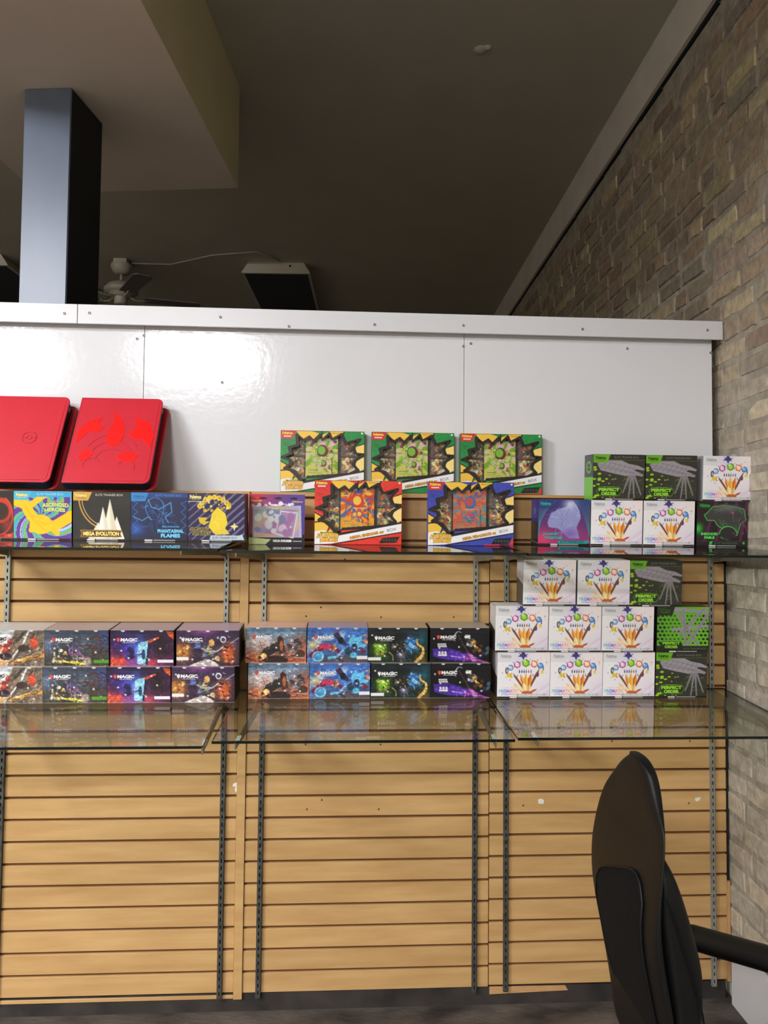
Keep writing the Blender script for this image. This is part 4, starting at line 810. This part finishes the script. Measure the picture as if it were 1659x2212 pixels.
def sp_extra(c, x):
    for v, u0, u1 in ((.47, .125, .27), (.53, .13, .28)):
        x.shape([(u0, v-.025), (u1, v-.03), (u1, v+.02), (u0, v+.02)], (228, 228, 232))
        for i in range(8): x.shape([(u0+.012+i*.017, v-.012), (u0+.02+i*.017, v-.012), (u0+.02+i*.017, v+.01), (u0+.012+i*.017, v+.01)], (50, 50, 60), 2)
    for i in range(3): x.shape([(.14+i*.05, .68), (.17+i*.05, .66), (.185+i*.05, .74), (.145+i*.05, .75)], (226, 214, 226), 2)
    x.shape([(.13, .76), (.28, .75), (.29, .8), (.14, .8)], (232, 232, 236), 2)
ART['space'] = mtg(bg_space, (240, 240, 244), [], seals=8, extra=sp_extra)
ARTM = {k_: (v_[0].mesh('front_print'), v_[1].mesh()) for k_, v_ in ART.items()}
# ------------------------------------------------------------ ceiling lamps, fan
def ceiling_lamp(loc, rz, lit, label, w=1.2, l=.6):
    r = empty('ceiling_light', loc, (0, 0, rz)); tag(r, label, 'ceiling light')
    a, b_, h = w/2, l/2, .085
    t = .055
    mb = MB(); q = [(-a+t, -b_, 0), (a-t, -b_, 0), (a-t, b_, 0), (-a+t, b_, 0), (-a, -b_, -h), (a, -b_, -h), (a, b_, -h), (-a, b_, -h)]
    mb.add(q, [(0, 1, 2, 3), (0, 4, 5, 1), (1, 5, 6, 2), (2, 6, 7, 3), (3, 7, 4, 0), (4, 7, 6, 5)])
    for s in (-1, 1):
        mb.box(min(s*a, s*(a-.02)), max(s*a, s*(a-.02)), -b_, b_, -h-.008, -h)
        mb.box(-a+.02, a-.02, min(s*b_, s*(b_-.02)), max(s*b_, s*(b_-.02)), -h-.008, -h)
    mb.obj('housing', M['lampw'], r)
    if lit:      # wraparound diffuser, standing proud of the housing
        d = MB(); x1, y1, x2, y2 = a-.021, b_-.021, a-.06, b_-.07
        d.add([(-x1, -y1, -h-.008), (x1, -y1, -h-.008), (x1, y1, -h-.008), (-x1, y1, -h-.008), (-x2, -y2, -h-.10), (x2, -y2, -h-.10), (x2, y2, -h-.10), (-x2, y2, -h-.10)],
              [(0, 1, 2, 3), (0, 4, 5, 1), (1, 5, 6, 2), (2, 6, 7, 3), (3, 7, 4, 0), (4, 7, 6, 5)]).obj('diffuser', M['lit'], r)
    else: MB().box(-a+.021, a-.021, -b_+.021, b_-.021, -h-.006, -h-.001).obj('diffuser', M['lens'], r)
    return r
for (x, y), lb in zip(LAMPS, ['lit ceiling lamp far behind the viewer, reflected in the middle white panel', 'lit ceiling lamp far behind the viewer at the left of the shop', 'added unseen lamp nearest the partition at the left, for light fall-off to the right']):
    ceiling_lamp((x, y, CEIL), 0, True, lb)
p = atz(596, 567, CEIL); q0 = atz(540, 567, CEIL); q1 = atz(652, 569, CEIL)
wl = (aty(672, 588, p[1])[0]-aty(523, 586, p[1])[0])
ang = -math.atan((808-743)/1550)
dr = np.array([math.sin(-ang), math.cos(ang)])
u_l = ceiling_lamp((p[0]+dr[0]*.61, p[1]+dr[1]*.61, CEIL), ang, False, 'unlit white fluorescent ceiling fixture beyond the partition joined to the fan by a cable', w=wl, l=1.22)
MB().tube([(.12, -.612, -.03), (.12, -.62, -.03)], .008, 10).obj('knockout_hole', M['hole'], u_l)
p3 = atz(8, 556, CEIL)
ceiling_lamp((p3[0]-.2, p3[1]+.55, CEIL), ang, False, 'unlit ceiling fixture cut off at the left edge of the photo', w=wl, l=1.22)
# fan
pf = atz(263, 562, CEIL)
fan = empty('ceiling_fan', tuple(pf)); tag(fan, 'off white ceiling fan with blades hanging beyond the partition beside the column', 'ceiling fan')
MB().box(-.055, .055, -.05, .05, -.04, 0).obj('mounting_box', M['fan'], fan, bevel=.003)
MB().lathe([(.085, -.041), (.088, -.06), (.075, -.095), (.05, -.12), (.03, -.125), (.0005, -.125)], 24).obj('canopy', M['fan'], fan)
MB().tube([(0, 0, -.12), (0, 0, -.19)], .012, 12).obj('downrod', M['fan'], fan)
MB().lathe([(.0005, -.185), (.05, -.188), (.105, -.215), (.135, -.25), (.14, -.275), (.11, -.285), (.09, -.30), (.085, -.315), (.05, -.32), (.0005, -.32)], 32).obj('motor_housing', M['fan'], fan)
MB().lathe([(.052, -.315), (.052, -.375), (.045, -.38), (.0005, -.38)], 20).obj('switch_cup', M['fan'], fan)
for k in range(5):
    a = math.radians(14+72*k)
    T = Matrix.Rotation(a, 4, 'Z')
    MB().prism([(.19, -.065), (.62, -.075), (.65, -.05), (.65, .05), (.62, .075), (.19, .065)], -.327, -.321, axis='z', T=T).obj('fan_blade', M['blade'], fan)
    ir = MB().tube([T @ Vector(v) for v in [(.07, 0, -.312), (.12, 0, -.335), (.17, 0, -.333), (.25, 0, -.318)]], .008, 8)
    ir.tube([T @ Vector(v) for v in [(.17, 0, -.333), (.2, .035, -.319), (.235, .02, -.318)]], .006, 6)
    ir.tube([T @ Vector(v) for v in [(.17, 0, -.333), (.2, -.035, -.319), (.235, -.02, -.318)]], .006, 6)
    ir.obj('blade_iron', M['fan'], fan)
cb = []
for a_, b_ in [(281, 569), (320, 570), (370, 571), (420, 560), (460, 551), (500, 548), (555, 544), (590, 556), (604, 564)]:
    q = atz(a_, b_, CEIL-.012); cb.append((q[0], q[1], CEIL-.012))
cbl = MB().tube(cb, .007, 8); tag(cbl.obj('ceiling_cable', M['wire']), 'pale cable running along the ceiling from the fan to the fixture', 'cable')
# ------------------------------------------------------------ boxes
def side_cv(kind):
    c = Cv(.09, .159, 30, (30, 30, 32))
    if kind == 'slab': c.C[:] = (46, 48, 46); c.poly([(0, .5), (1, .5), (1, 1), (0, 1)], (110, 190, 40)).ell(.5, .28, .3, .14, (96, 170, 40)).ell(.5, .28, .2, .09, (46, 48, 46)).line([(.2, .28), (.8, .28)], .02, (96, 170, 40))
    elif kind == 'journey': c.poly([(0, 0), (1, 0), (1, .5), (0, .5)], (56, 48, 130)).poly([(.3, .18), (.7, .18), (.65, .33), (.35, .33)], (60, 100, 160)).line([(0, .92), (1, .96)], .02, (120, 120, 126))
    elif kind == 'gems': c.C[:] = (60, 58, 58); c.poly([(0, 0), (1, 0), (1, .54), (.0, .42)], (216, 214, 220)).line([(.3, .3), (.6, .3)], .03, (190, 190, 200)).line([(.3, .36), (.55, .36)], .02, (190, 190, 200))
    else: c.grad((34, 30, 40), (20, 20, 22))
    return c
SIDE = {k: side_cv(k).mesh('side_print') for k in ('slab', 'journey', 'gems', 'dark')}
TOPC = dict(gems=(226, 222, 228), slab=(46, 48, 40), hexg=(40, 44, 36), shroud=(40, 30, 40), journey=(60, 50, 120), ascended=(60, 150, 190), megaevo=(60, 54, 44), phantasm=(40, 70, 130), sparks=(50, 44, 90), blackred=(40, 28, 28),
            web=(196, 190, 190), hoard=(180, 160, 160), door=(170, 150, 160), duel=(176, 150, 170), dust=(220, 176, 160), race=(170, 156, 190), dusk=(170, 150, 130), space=(160, 150, 140), sticker=(120, 60, 120))  # booster box tops: pale pinkish reflection put into the colour
SIDC = dict(gems=(150, 148, 152), slab=(30, 32, 28), web=(120, 110, 100), dust=(120, 90, 76), race=(60, 80, 130), sparks=(46, 34, 60), sticker=(110, 50, 120))
_carton = {}
def carton(kind, w, h, d):
    if (kind, w) not in _carton:
        t = TOPC.get(kind, (60, 60, 60)); s = SIDC.get(kind, (24, 24, 28)); mb = MB(); a = w/2
        mb.box(-a, a, 0, d, 0, h, s)
        mb.c[4] = s; mb.c[5] = t         # bottom, top
        mb.c[2] = (30, 30, 32)
        me = mb.mesh('carton', M['card'], colors=True, fix=False)
        fl = MB()          # top tuck flap, one thickness proud
        fl.box(-a+.004, a-.004, .004, d*.72, h, h+.0005, tuple(min(255, int(x*1.06)) for x in t))
        _carton[(kind, w)] = (me, fl.mesh('top_flap', M['card'], colors=True, fix=False))
    return _carton[(kind, w)]
def card_box(name, kind, w, h, d, s, xc, a, z, label, group, rz=0, side=None):
    """a printed card box standing in a shelf's own frame: xc along the shelf, a = front's distance from the wall, z above the glass"""
    P = s.O+np.array([xc, 0, 0])+s.A*a+s.N*(z+.0006)
    r = empty(name, tuple(P), (s.th, 0, rz)); tag(r, label, 'card box', group)
    me, fl = carton(kind, w, h, d); link('carton', me, r); link('top_flap', fl, r)
    pm, tm_ = ARTM[kind]; link('front_print', pm, r, (0, -.0006, 0)); tag(link('lettering', tm_, r, (0, -.0006, 0)), kind='stuff')
    if side:
        sx, k = side; o = link('side_print', SIDE[k], r, (sx*(w/2+.0004), d/2, 0), (0, 0, -PI/2 if sx < 0 else PI/2))
    return r
def shelf_x(s, px_, a, z):
    """x of the point of the shelf frame (a, z) seen in column px_"""
    lo, hi = -3.0, 3.0
    for _ in range(40):
        m_ = (lo+hi)/2; P = s.O+np.array([m_, 0, 0])+s.A*a+s.N*z
        if toz(P)[0] < px_: lo = m_
        else: hi = m_
    return (lo+hi)/2
def row(items, s, a, z, w, h, d, name, group, gap=.0012):
    last = None
    for px_, kind, label, side in items:
        x = shelf_x(s, px_, a, z+h/2)
        if last is not None and x-last < w+gap: x = last+w+gap
        last = x
        card_box(name, kind, w, h, d, s, x, a, z, label, group, 0, side)
EW, EH, ED = .184, .159, .09
row([(-34, 'blackred', 'black card box with red ring cut off at left on the upper shelf', None), (92, 'ascended', 'blue and purple card box with yellow ribbons on the upper left shelf', None), (220, 'megaevo', 'black card box with ivory disc and gold band on the upper left shelf', None),
     (343, 'phantasm', 'dark navy card box with light blue lines on the upper left shelf', None), (464, 'sparks', 'dark striped card box with yellow burst, right end of upper left shelf', (1, 'dark'))], tl, .217, 0, EW, EH, ED, 'trainer_card_box', 'card boxes on the upper left shelf')
G = 'trainer card boxes stacked at the right'
row([(1218.5, 'journey', 'purple card box with pale blue picture, left on upper right shelf', (-1, 'journey')), (1332, 'gems', 'white card box of coloured gems just right of the purple box', None), (1445, 'gems', 'white card box of coloured gems just left of the dark magenta box', None), (1560, 'shroud', 'dark magenta card box with neon green outlines by the brick wall', None)], tr, .14, 0, EW, EH, ED, 'trainer_card_box', G)
row([(1337, 'slab', 'green black card box on the upper right stack, left side showing', (-1, 'slab')), (1450, 'slab', 'green black card box on the upper right stack beside a white box', None), (1573, 'gems', 'white card box on top of the dark magenta box against the brick wall', None)], tr, .142, EH+.0015, EW, EH, ED, 'trainer_card_box', G)
w_ = 'white card box of coloured gems, lower right shelf, '
row([(1131, 'gems', w_+'bottom row, first from left', (-1, 'gems')), (1244, 'gems', w_+'bottom row, second from left', None), (1358, 'gems', w_+'bottom row, beside the green box', None), (1472, 'slab', 'green black card box at right end of bottom row, lower right shelf', None)], mr, .14, 0, EW, EH, ED, 'trainer_card_box', G)
row([(1127, 'gems', w_+'middle row, first from left', (-1, 'gems')), (1242, 'gems', w_+'middle row, second from left', None), (1356, 'gems', w_+'middle row, beside the green box', None), (1475, 'hexg', 'bright green card box with black hexagon dots and grey beams', None)], mr, .143, EH+.0015, EW, EH, ED, 'trainer_card_box', G)
row([(1187, 'gems', w_+'top row, first from left', (-1, 'gems')), (1304, 'gems', w_+'top row, beside the green box', None), (1417, 'slab', 'green black card box at right end of top row, lower right shelf', None)], mr, .146, 2*(EH+.0015), EW, EH, ED, 'trainer_card_box', G)
BW, BH, BDp = .206, .1205, .12
G2 = 'booster boxes in pairs on the lower shelves'
desc = dict(web='pale booster box with a city street and white streak', hoard='grey booster box with green label and dark beast shapes', door='dark booster box with glowing blue doorway', duel='purple booster box with orange fires and white label at left', dust='sky blue and rust booster box with a desert chase', race='bright blue booster box with a crimson racer', dusk='black green booster box with lime glow and gold flame', space='black booster box with violet planet')
for s, items in ((ml, [(26, 22, 'web'), (165, 160, 'hoard'), (307, 300, 'door'), (449, 439, 'duel')]), (mm, [(596, 602, 'dust'), (729, 734, 'race'), (859, 866, 'dusk'), (993, 995, 'space')])):
    a_ = .175 if s is ml else .13
    row([(q[1], q[2], desc[q[2]]+', lower of the pair', None) for q in items], s, a_, 0, BW, BH, BDp, 'booster_box', G2)
    row([(q[0], q[2], desc[q[2]]+', upper of the pair', None) for q in items], s, a_-.004, BH+.0015, BW, BH, BDp, 'booster_box', G2)
# hanging sticker pack: a shallow tray box with the printed card in front
def sticker_box():
    a = .13; x = shelf_x(tm, 598, a, .09); P = tm.O+np.array([x, 0, 0])+tm.A*a+tm.N*.0006
    r = empty('sticker_pack', tuple(P), (tm.th-.03, 0, .06)); tag(r, 'purple and white holographic sticker pack at the left end of the upper middle shelf', 'sticker pack')
    w, h, d = .19, .172, .05
    MB().box(-w/2+.004, w/2-.004, .002, d, .002, h-.004, SIDC['sticker']).obj('tray', M['card'], r, bevel=.003, colors=True)
    pm, tm_ = ARTM['sticker']; link('front_print', pm, r, (0, -.0006, 0)); tag(link('lettering', tm_, r, (0, -.0006, 0)), kind='stuff')
    MB().box(-w/2, w/2, -.0003, .0018, 0, h, (150, 90, 160)).obj('backing_card', M['card'], r, colors=True)
    MB().prism([(-.07, .025), (.075, .025), (.075, .125), (.06, .135), (-.07, .13)], -.012, -.0016).obj('blister', M['film'], r, bevel=.004)
sticker_box()
# boxes with cut-out windows
PALS = dict(green=[(120, 170, 50), (200, 206, 80), (226, 190, 200), (110, 40, 50), (120, 190, 60)], red=[(226, 100, 40), (240, 170, 40), (60, 100, 180), (214, 60, 40), (246, 200, 70)], blue=[(80, 150, 160), (210, 90, 70), (226, 120, 60), (60, 110, 170), (190, 80, 90)])
EXD = {}
for k_, acc, acc2, nm, sd in (('green', (30, 140, 66), (18, 104, 50), 'MEGA MEGANIUM', 3), ('red', (224, 56, 44), (180, 30, 30), 'MEGA EMBOAR', 5), ('blue', (62, 74, 176), (40, 48, 140), 'MEGA FERALIGATR', 8)):
    c, x, keep = exbox(acc, acc2, nm)
    EXD[k_] = (c.mesh('front_print', keep), x.mesh(), tray(PALS[k_], sd).mesh('inner_tray'), card(PALS[k_], sd, .118, .148, 80).mesh('large_card'), card(PALS[k_], sd+1, .058, .076, 40).mesh('small_card'), acc)
exw, exh, exd = .305, .224, .036
def window_box(k, P, rot, label):
    fp, lt, trm, lc, scd, acc = EXD[k]
    r = empty('window_card_box', tuple(P), rot); tag(r, label, 'card box', 'boxes with cut-out windows')
    a = exw/2; t = .001; mb = MB(); mb.box(-a, a, exd-t, exd, 0, exh, acc).box(-a, -a+t, 0, exd-t, 0, exh, acc).box(a-t, a, 0, exd-t, 0, exh, (28, 100, 60) if k == 'green' else acc).box(-a+t, a-t, 0, exd-t, 0, t, acc).box(-a+t, a-t, 0, exd-t, exh-t, exh, (216, 176, 70))
    mb.obj('carton', M['card'], r, colors=True, fix=False)
    link('front_print', fp, r, (0, 0, 0)); tag(link('lettering', lt, r, (0, 0, 0)), kind='stuff')
    link('inner_tray', trm, r, (0, .016, .046)); link('large_card', lc, r, (-.003, .012, .052)); link('small_card', scd, r, (.004, .008, .055))
    MB().add([(-a+.002, .002, .05), (a-.002, .002, .05), (a-.002, .002, exh-.004), (-a+.002, .002, exh-.004)], [(0, 1, 2, 3)]).obj('window_film', M['film'], r)
for px_, lb in ((696.5, 'green window box standing on the ledge, leftmost of the three green ones'), (892, 'green window box on the ledge, middle of the three green ones'), (1083, 'green window box on the ledge, rightmost of the three green ones')):
    q = aty(px_, 1000, .004); window_box('green', (q[0], .0055, 1.8345), (0, 0, 0), lb)
for k, px_, lb in (('red', 774, 'red window box standing on the upper middle glass shelf'), ('blue', 1017.5, 'blue window box standing on the upper middle glass shelf')):
    a = .10; x = shelf_x(tm, px_, a, .11); P = tm.O+np.array([x, 0, 0])+tm.A*a+tm.N*.0008
    window_box(k, P, (tm.th, 0, 0), lb)

# ------------------------------------------------------------ binders
def rrect(w, h, r, left=False, n=6):
    P = []
    for cx, cz, a0, on in ((w-r, r, -90, 1), (w-r, h-r, 0, 1), (r, h-r, 90, left), (r, r, 180, left)):
        if on: P += [(cx+r*math.cos(math.radians(a0+90*i/n)), cz+r*math.sin(math.radians(a0+90*i/n))) for i in range(n+1)]
        else: P.append((0, h) if cz > h/2 else (0, 0))
    return P
def binder(px_bl, px_top_r, lab, art, rz=0.0, x_over=None):
    w, h, T = .288, .362, .052; ln = math.radians(28)
    ez = tl.z0-math.tan(tl.th)*.14+EH+.0045
    x0 = aty(px_bl, 1056, -.175)[0]
    o = np.array([x0, -.128-T*math.cos(ln), ez+T*math.sin(ln)])
    r = empty('zip_binder', tuple(o), (-ln, 0, rz)); tag(r, lab, 'binder', 'red zip binders leaning on the partition')
    MB().prism(rrect(w, h, .022), 0, .007).obj('front_cover', M['red'], r, bevel=.003, seg=3)
    MB().prism(rrect(w+.012, h-.004, .024), T-.007, T).obj('back_cover', M['red'], r, bevel=.003, seg=3)
    MB().prism([(0, 0), (.006, 0), (.006, h), (0, h)], .004, T-.004).obj('spine', M['red'], r, bevel=.002)
    MB().prism(rrect(w-.006, h-.010, .02), .0072, T-.0072).obj('zip_gusset', M['zip'], r)
    zz = MB()
    P = rrect(w-.005, h-.009, .02)[0:14]
    zz.tube([(p[0], T*.42, p[1]+.002) for p in P], .0018, 6); zz.obj('zipper', M['pages'], r)
    MB().box(w-.007, w-.003, T*.36, T*.5, h*.86, h*.91).obj('zip_pull', M['steel'], r, bevel=.001)
    # stitched line round the cover
    q = rrect(w-.016, h-.016, .016); MB().tube([(p[0]+.004, -.0003, p[1]+.008) for p in q]+[(q[0][0]+.004, -.0003, q[0][1]+.008)], .0007, 5).obj('stitching', M['red'], r)
    def pp(pts, y, m_, nm): MB().prism([(u*w, (1-v)*h) for u, v in pts], y, .0005).obj(nm, m_, r)
    if art:   # plain flame-like foil patches and pressed curves: a generic stand-in
        for P in ([(.06, .56), (.05, .42), (.14, .30), (.30, .24), (.27, .32), (.36, .36), (.30, .42), (.18, .42)], [(.42, .56), (.40, .42), (.46, .30), (.43, .18), (.56, .28), (.61, .42), (.58, .54), (.50, .60)],
                  [(.66, .46), (.74, .34), (.70, .24), (.88, .30), (.96, .44), (.94, .60), (.84, .50), (.76, .50)], [(.12, .70), (.20, .62), (.30, .66), (.24, .74), (.16, .76)], [(.56, .70), (.68, .64), (.82, .68), (.78, .76), (.64, .76)]):
            pp(P, -.0009, M['redfoil'], 'foil_patch')
        e = MB()
        for cx, cz, rr, a0, a1 in ((.5, .66, .30, 200, 340), (.5, .70, .24, 190, 350), (.5, .74, .17, 180, 360), (.3, .80, .10, 150, 330), (.7, .82, .10, 200, 390)):
            e.tube([((cx+rr*math.cos(math.radians(a0+(a1-a0)*k/14)))*w, -.0002, (1-cz-rr*.7*math.sin(math.radians(a0+(a1-a0)*k/14)))*h) for k in range(15)], .0009, 6)
        e.obj('pressed_lines', M['redline'], r)
    else:     # small pressed round emblem
        e = MB(); cx, cz = w*.64, h*.5
        e.tube([(cx+.024*math.cos(t*PI/10), -.0003, cz+.024*math.sin(t*PI/10)) for t in range(21)], .0012, 6)
        e.tube([(cx+.008*math.cos(t*PI/8), -.0003, cz+.008*math.sin(t*PI/8)) for t in range(17)], .001, 6)
        e.tube([(cx-.024, -.0003, cz-.002), (cx-.008, -.0003, cz)], .001, 6); e.tube([(cx+.008, -.0003, cz), (cx+.024, -.0003, cz+.002)], .001, 6)
        e.obj('round_emblem', M['redline'], r)
    return r
binder(131, 337, 'red zip binder with bright red foil patches leaning on the partition', True)
binder(-88, 140, 'plain red zip binder with a small pressed round emblem, cut off at left', False)

# ------------------------------------------------------------ office chair
def chair():
    NEAR, FAR = -1.14, -.74
    base = aty(1420, 2100, -.94)
    r = empty('office_chair', (base[0]+.12, -.94, 0)); tag(r, 'black leather office chair facing right, in front of the lower right shelf', 'chair')
    ox, oy = r.location[0], r.location[1]
    def zn(y): return aty(1400, y, NEAR+.2*min(1, max(0, (1900-y)/250)))[2]
    def loft(name, rows, m_, parent, y0=NEAR, y1=FAR, nexp=4.0, n=36, cap=1):
        mb = MB(); rings = []
        for z, xa, xb, sy in rows:
            cx, cy, hx, hy = (xa+xb)/2, (y0+y1)/2, (xb-xa)/2, (y1-y0)/2*sy
            ring = []
            for k in range(n):
                t = 2*PI*k/n; c_, s_ = math.cos(t), math.sin(t); q = (abs(c_)**nexp+abs(s_)**nexp)**(-1/nexp)
                ring.append((cx+hx*c_*q-ox, cy+hy*s_*q-oy, z))
            rings.append(ring)
        vs = [v for R in rings for v in R]; fs = [(i*n+k, i*n+(k+1) % n, (i+1)*n+(k+1) % n, (i+1)*n+k) for i in range(len(rings)-1) for k in range(n)]
        fs += [list(range(n-1, -1, -1)), [(len(rings)-1)*n+k for k in range(n)]]
        mb.add(vs, fs, None, True); o = mb.obj(name, m_, parent); 
        sd = o.modifiers.new('s', 'SUBSURF'); sd.levels = 1; sd.render_levels = 2
        return o
    # outline stations (column, row, depth): far-left edge and near-right edge, both read as heights on the real pad
    Lf = [(1388, 2400, FAR), (1350, 2212, FAR), (1323, 2108, FAR), (1300, 2037, FAR), (1290, 1994, FAR), (1279, 1937, FAR), (1272, 1900, FAR), (1269, 1854, FAR), (1273, 1800, FAR), (1283, 1751, FAR-.012), (1298, 1703, FAR-.035), (1314, 1668, FAR-.08), (1330, 1644, -.865), (1343, 1633, -.90), (1356, 1627, -.94)]
    Rt = [(1470, 2400, NEAR), (1468, 2212, NEAR), (1450, 2108, NEAR), (1440, 2037, NEAR), (1436, 1994, NEAR), (1438, 1937, NEAR), (1440, 1900, NEAR), (1442, 1840, NEAR+.004), (1443, 1790, -1.12), (1443, 1751, -1.085), (1437, 1703, -1.055), (1425, 1668, -1.035), (1411, 1647, -1.01), (1398, 1633, -.985), (1384, 1627, -.965)]
    LP = sorted([tuple(aty(a_, b_, c_)[[2, 0, 1]]) for a_, b_, c_ in Lf]); RP = sorted([tuple(aty(a_, b_, c_)[[2, 0, 1]]) for a_, b_, c_ in Rt])
    ztop = max(LP[-1][0], RP[-1][0])
    def ip(P, z, k): return float(np.interp(z, [q[0] for q in P], [q[k] for q in P]))
    zs_ = [.42+(ztop-.42)*(1-(1-k/26)**1.6) for k in range(27)]
    rows = [(z, ip(LP, z, 1), ip(RP, z, 1), ip(RP, z, 2), ip(LP, z, 2)) for z in zs_]
    def loft2(name, rows, m_, parent, nexp=3.2, n=36):
        mb = MB(); vs = []
        for z, xa, xb, ya, yb in rows:
            cx, cy, hx, hy = (xa+xb)/2, (ya+yb)/2, max(.004, (xb-xa)/2), max(.004, (yb-ya)/2)
            for k in range(n):
                t = 2*PI*k/n; c_, s_ = math.cos(t), math.sin(t); q = (abs(c_)**nexp+abs(s_)**nexp)**(-1/nexp)
                vs.append((cx+hx*c_*q-ox, cy+hy*s_*q-oy, z))
        N_ = len(rows); fs = [(i*n+k, i*n+(k+1) % n, (i+1)*n+(k+1) % n, (i+1)*n+k) for i in range(N_-1) for k in range(n)]
        fs += [list(range(n-1, -1, -1)), [(N_-1)*n+k for k in range(n)]]
        mb.add(vs, fs, None, True); o = mb.obj(name, m_, parent)
        sd = o.modifiers.new('s', 'SUBSURF'); sd.levels = 1; sd.render_levels = 2
    loft2('back_shell', rows, M['leather'], r)
    # matte rear panel set on the shell
    def xat_row(z):
        rr = sorted(rows); zs = [q[0] for q in rr]; return np.interp(z, zs, [q[1] for q in rr]), np.interp(z, zs, [q[2] for q in rr])
    def shell_pt(z, t, off):
        q_ = [(ip(LP, z, 1)+ip(RP, z, 1))/2, (ip(LP, z, 2)+ip(RP, z, 2))/2, (ip(RP, z, 1)-ip(LP, z, 1))/2+off, (ip(LP, z, 2)-ip(RP, z, 2))/2+off]
        c_, s_ = math.cos(t), math.sin(t); k_ = (abs(c_)**3.2+abs(s_)**3.2)**(-1/3.2); return (q_[0]+q_[2]*c_*k_-ox, q_[1]+q_[3]*s_*k_-oy, z)
    pan = MB(); L = []; NZ, NT = 12, 15
    for i in range(NZ):
        for j in range(NT):
            f = j/(NT-1)            # 0 = far edge, 1 = near edge
            zt = .845+.115*f-.07*abs(2*f-1)**6
            L.append(shell_pt(.43+(zt-.43)*i/(NZ-1), PI-.70+1.36*f, .0035))
    n0 = len(L); L2 = [(x+.010, y, z) for x, y, z in L]
    fs = [(i*NT+j, i*NT+j+1, (i+1)*NT+j+1, (i+1)*NT+j) for i in range(NZ-1) for j in range(NT-1)]
    per = list(range(NT))+[NT*i+NT-1 for i in range(1, NZ)]+[NT*(NZ-1)+j for j in range(NT-2, -1, -1)]+[NT*i for i in range(NZ-2, 0, -1)]
    fs += [(per[k], per[(k+1) % len(per)], n0+per[(k+1) % len(per)], n0+per[k]) for k in range(len(per))]
    pan.add(L+L2, fs, None, True).obj('rear_panel', M['leather2'], r)
    sm2 = MB(); sm2.tube([L[i*NT] for i in range(NZ)]+L[NT*(NZ-1)+1:]+[L[i*NT+NT-1] for i in range(NZ-2, -1, -1)], .0025, 6); sm2.obj('panel_piping', M['leather'], r)
    # front cushion with lumbar bulge
    C_ = [(2330, 1455, 1528), (2212, 1440, 1538), (2160, 1436, 1541), (2120, 1430, 1540), (2070, 1428, 1530), (1994, 1425, 1507), (1940, 1428, 1488), (1890, 1430, 1469), (1850, 1432, 1456), (1815, 1434, 1444)]
    rows2 = []
    for y, xl, xr in C_: z = zn(y); rows2.append((z, ip(RP, z, 1)-.012, aty(xr, y, NEAR)[0], {1890: .93, 1850: .78, 1815: .5}.get(y, .97)))
    loft('front_cushion', rows2, M['leather'], r, nexp=5)
    g = MB(); sp = [(1436, 1945), (1452, 1975), (1465, 2010), (1480, 2060), (1497, 2110), (1508, 2150), (1519, 2195), (1524, 2230)]
    g.tube([(aty(a_, b_, NEAR)[0]-ox, NEAR+.002-oy, aty(a_, b_, NEAR)[2]) for a_, b_ in sp], .002, 6); g.obj('side_seam', M['leather2'], r)
    # arms: flattened, sloping forward, one each side
    for nm, yy in (('near', NEAR-.012), ('far', FAR+.012)):
        q0 = aty(1500, 2030, FAR); q1 = aty(1668, 2078, FAR)
        d = np.array([q1[0]-q0[0], 0, q1[2]-q0[2]]); e_ = q0+d*1.8; s0 = q0-d*.28
        P = [s0, q0, q0+d*.5, q1, e_, (e_[0]+.03, 0, e_[2]-.05), (e_[0]-.02, 0, e_[2]-.2), (e_[0]-.06, 0, .30)]
        a_ = MB().tube([(p[0]-ox, yy-oy, p[2]) for p in P], [.022, .031, .032, .033, .033, .03, .024, .02], 12)
        a_.obj('armrest', M['plastic'], r)
    # seat and base below the frame
    xs_, _ = xat_row(.55)
    loft('seat', [(.25, xs_+.02, xs_+.50, .85), (.27, xs_-.01, xs_+.54, 1.0), (.32, xs_-.01, xs_+.56, 1.0), (.355, xs_+.0, xs_+.54, .95), (.365, xs_+.06, xs_+.48, .8)], M['leather'], r)
    bk = rows[0]
    MB().tube([(bk[1]+.03-ox, -.94-oy, .50), (bk[1]+.05-ox, -.94-oy, .34), (bk[1]+.2-ox, -.94-oy, .235)], .025, 10).obj('back_bracket', M['plastic'], r)
    cx = xs_+.27-ox
    MB().tube([(cx, 0, .12), (cx, 0, .26)], [.03, .022], 14).obj('gas_column', M['plastic'], r)
    for k in range(5):
        a = 2*PI*k/5+.3; e1 = (cx+.3*math.cos(a), .3*math.sin(a), .075)
        MB().tube([(cx, 0, .125), (cx+.15*math.cos(a), .15*math.sin(a), .11), e1], [.028, .022, .016], 8).obj('base_spoke', M['plastic'], r)
        q = Vector((math.cos(a+PI/2), math.sin(a+PI/2), 0))
        c0_ = Vector((e1[0], e1[1], .027)); MB().tube([c0_-q*.022, c0_-q*.006], .027, 14).tube([c0_+q*.006, c0_+q*.022], .027, 14).tube([c0_, (e1[0], e1[1], .08)], .008, 8).obj('caster', M['plastic'], r)
chair()
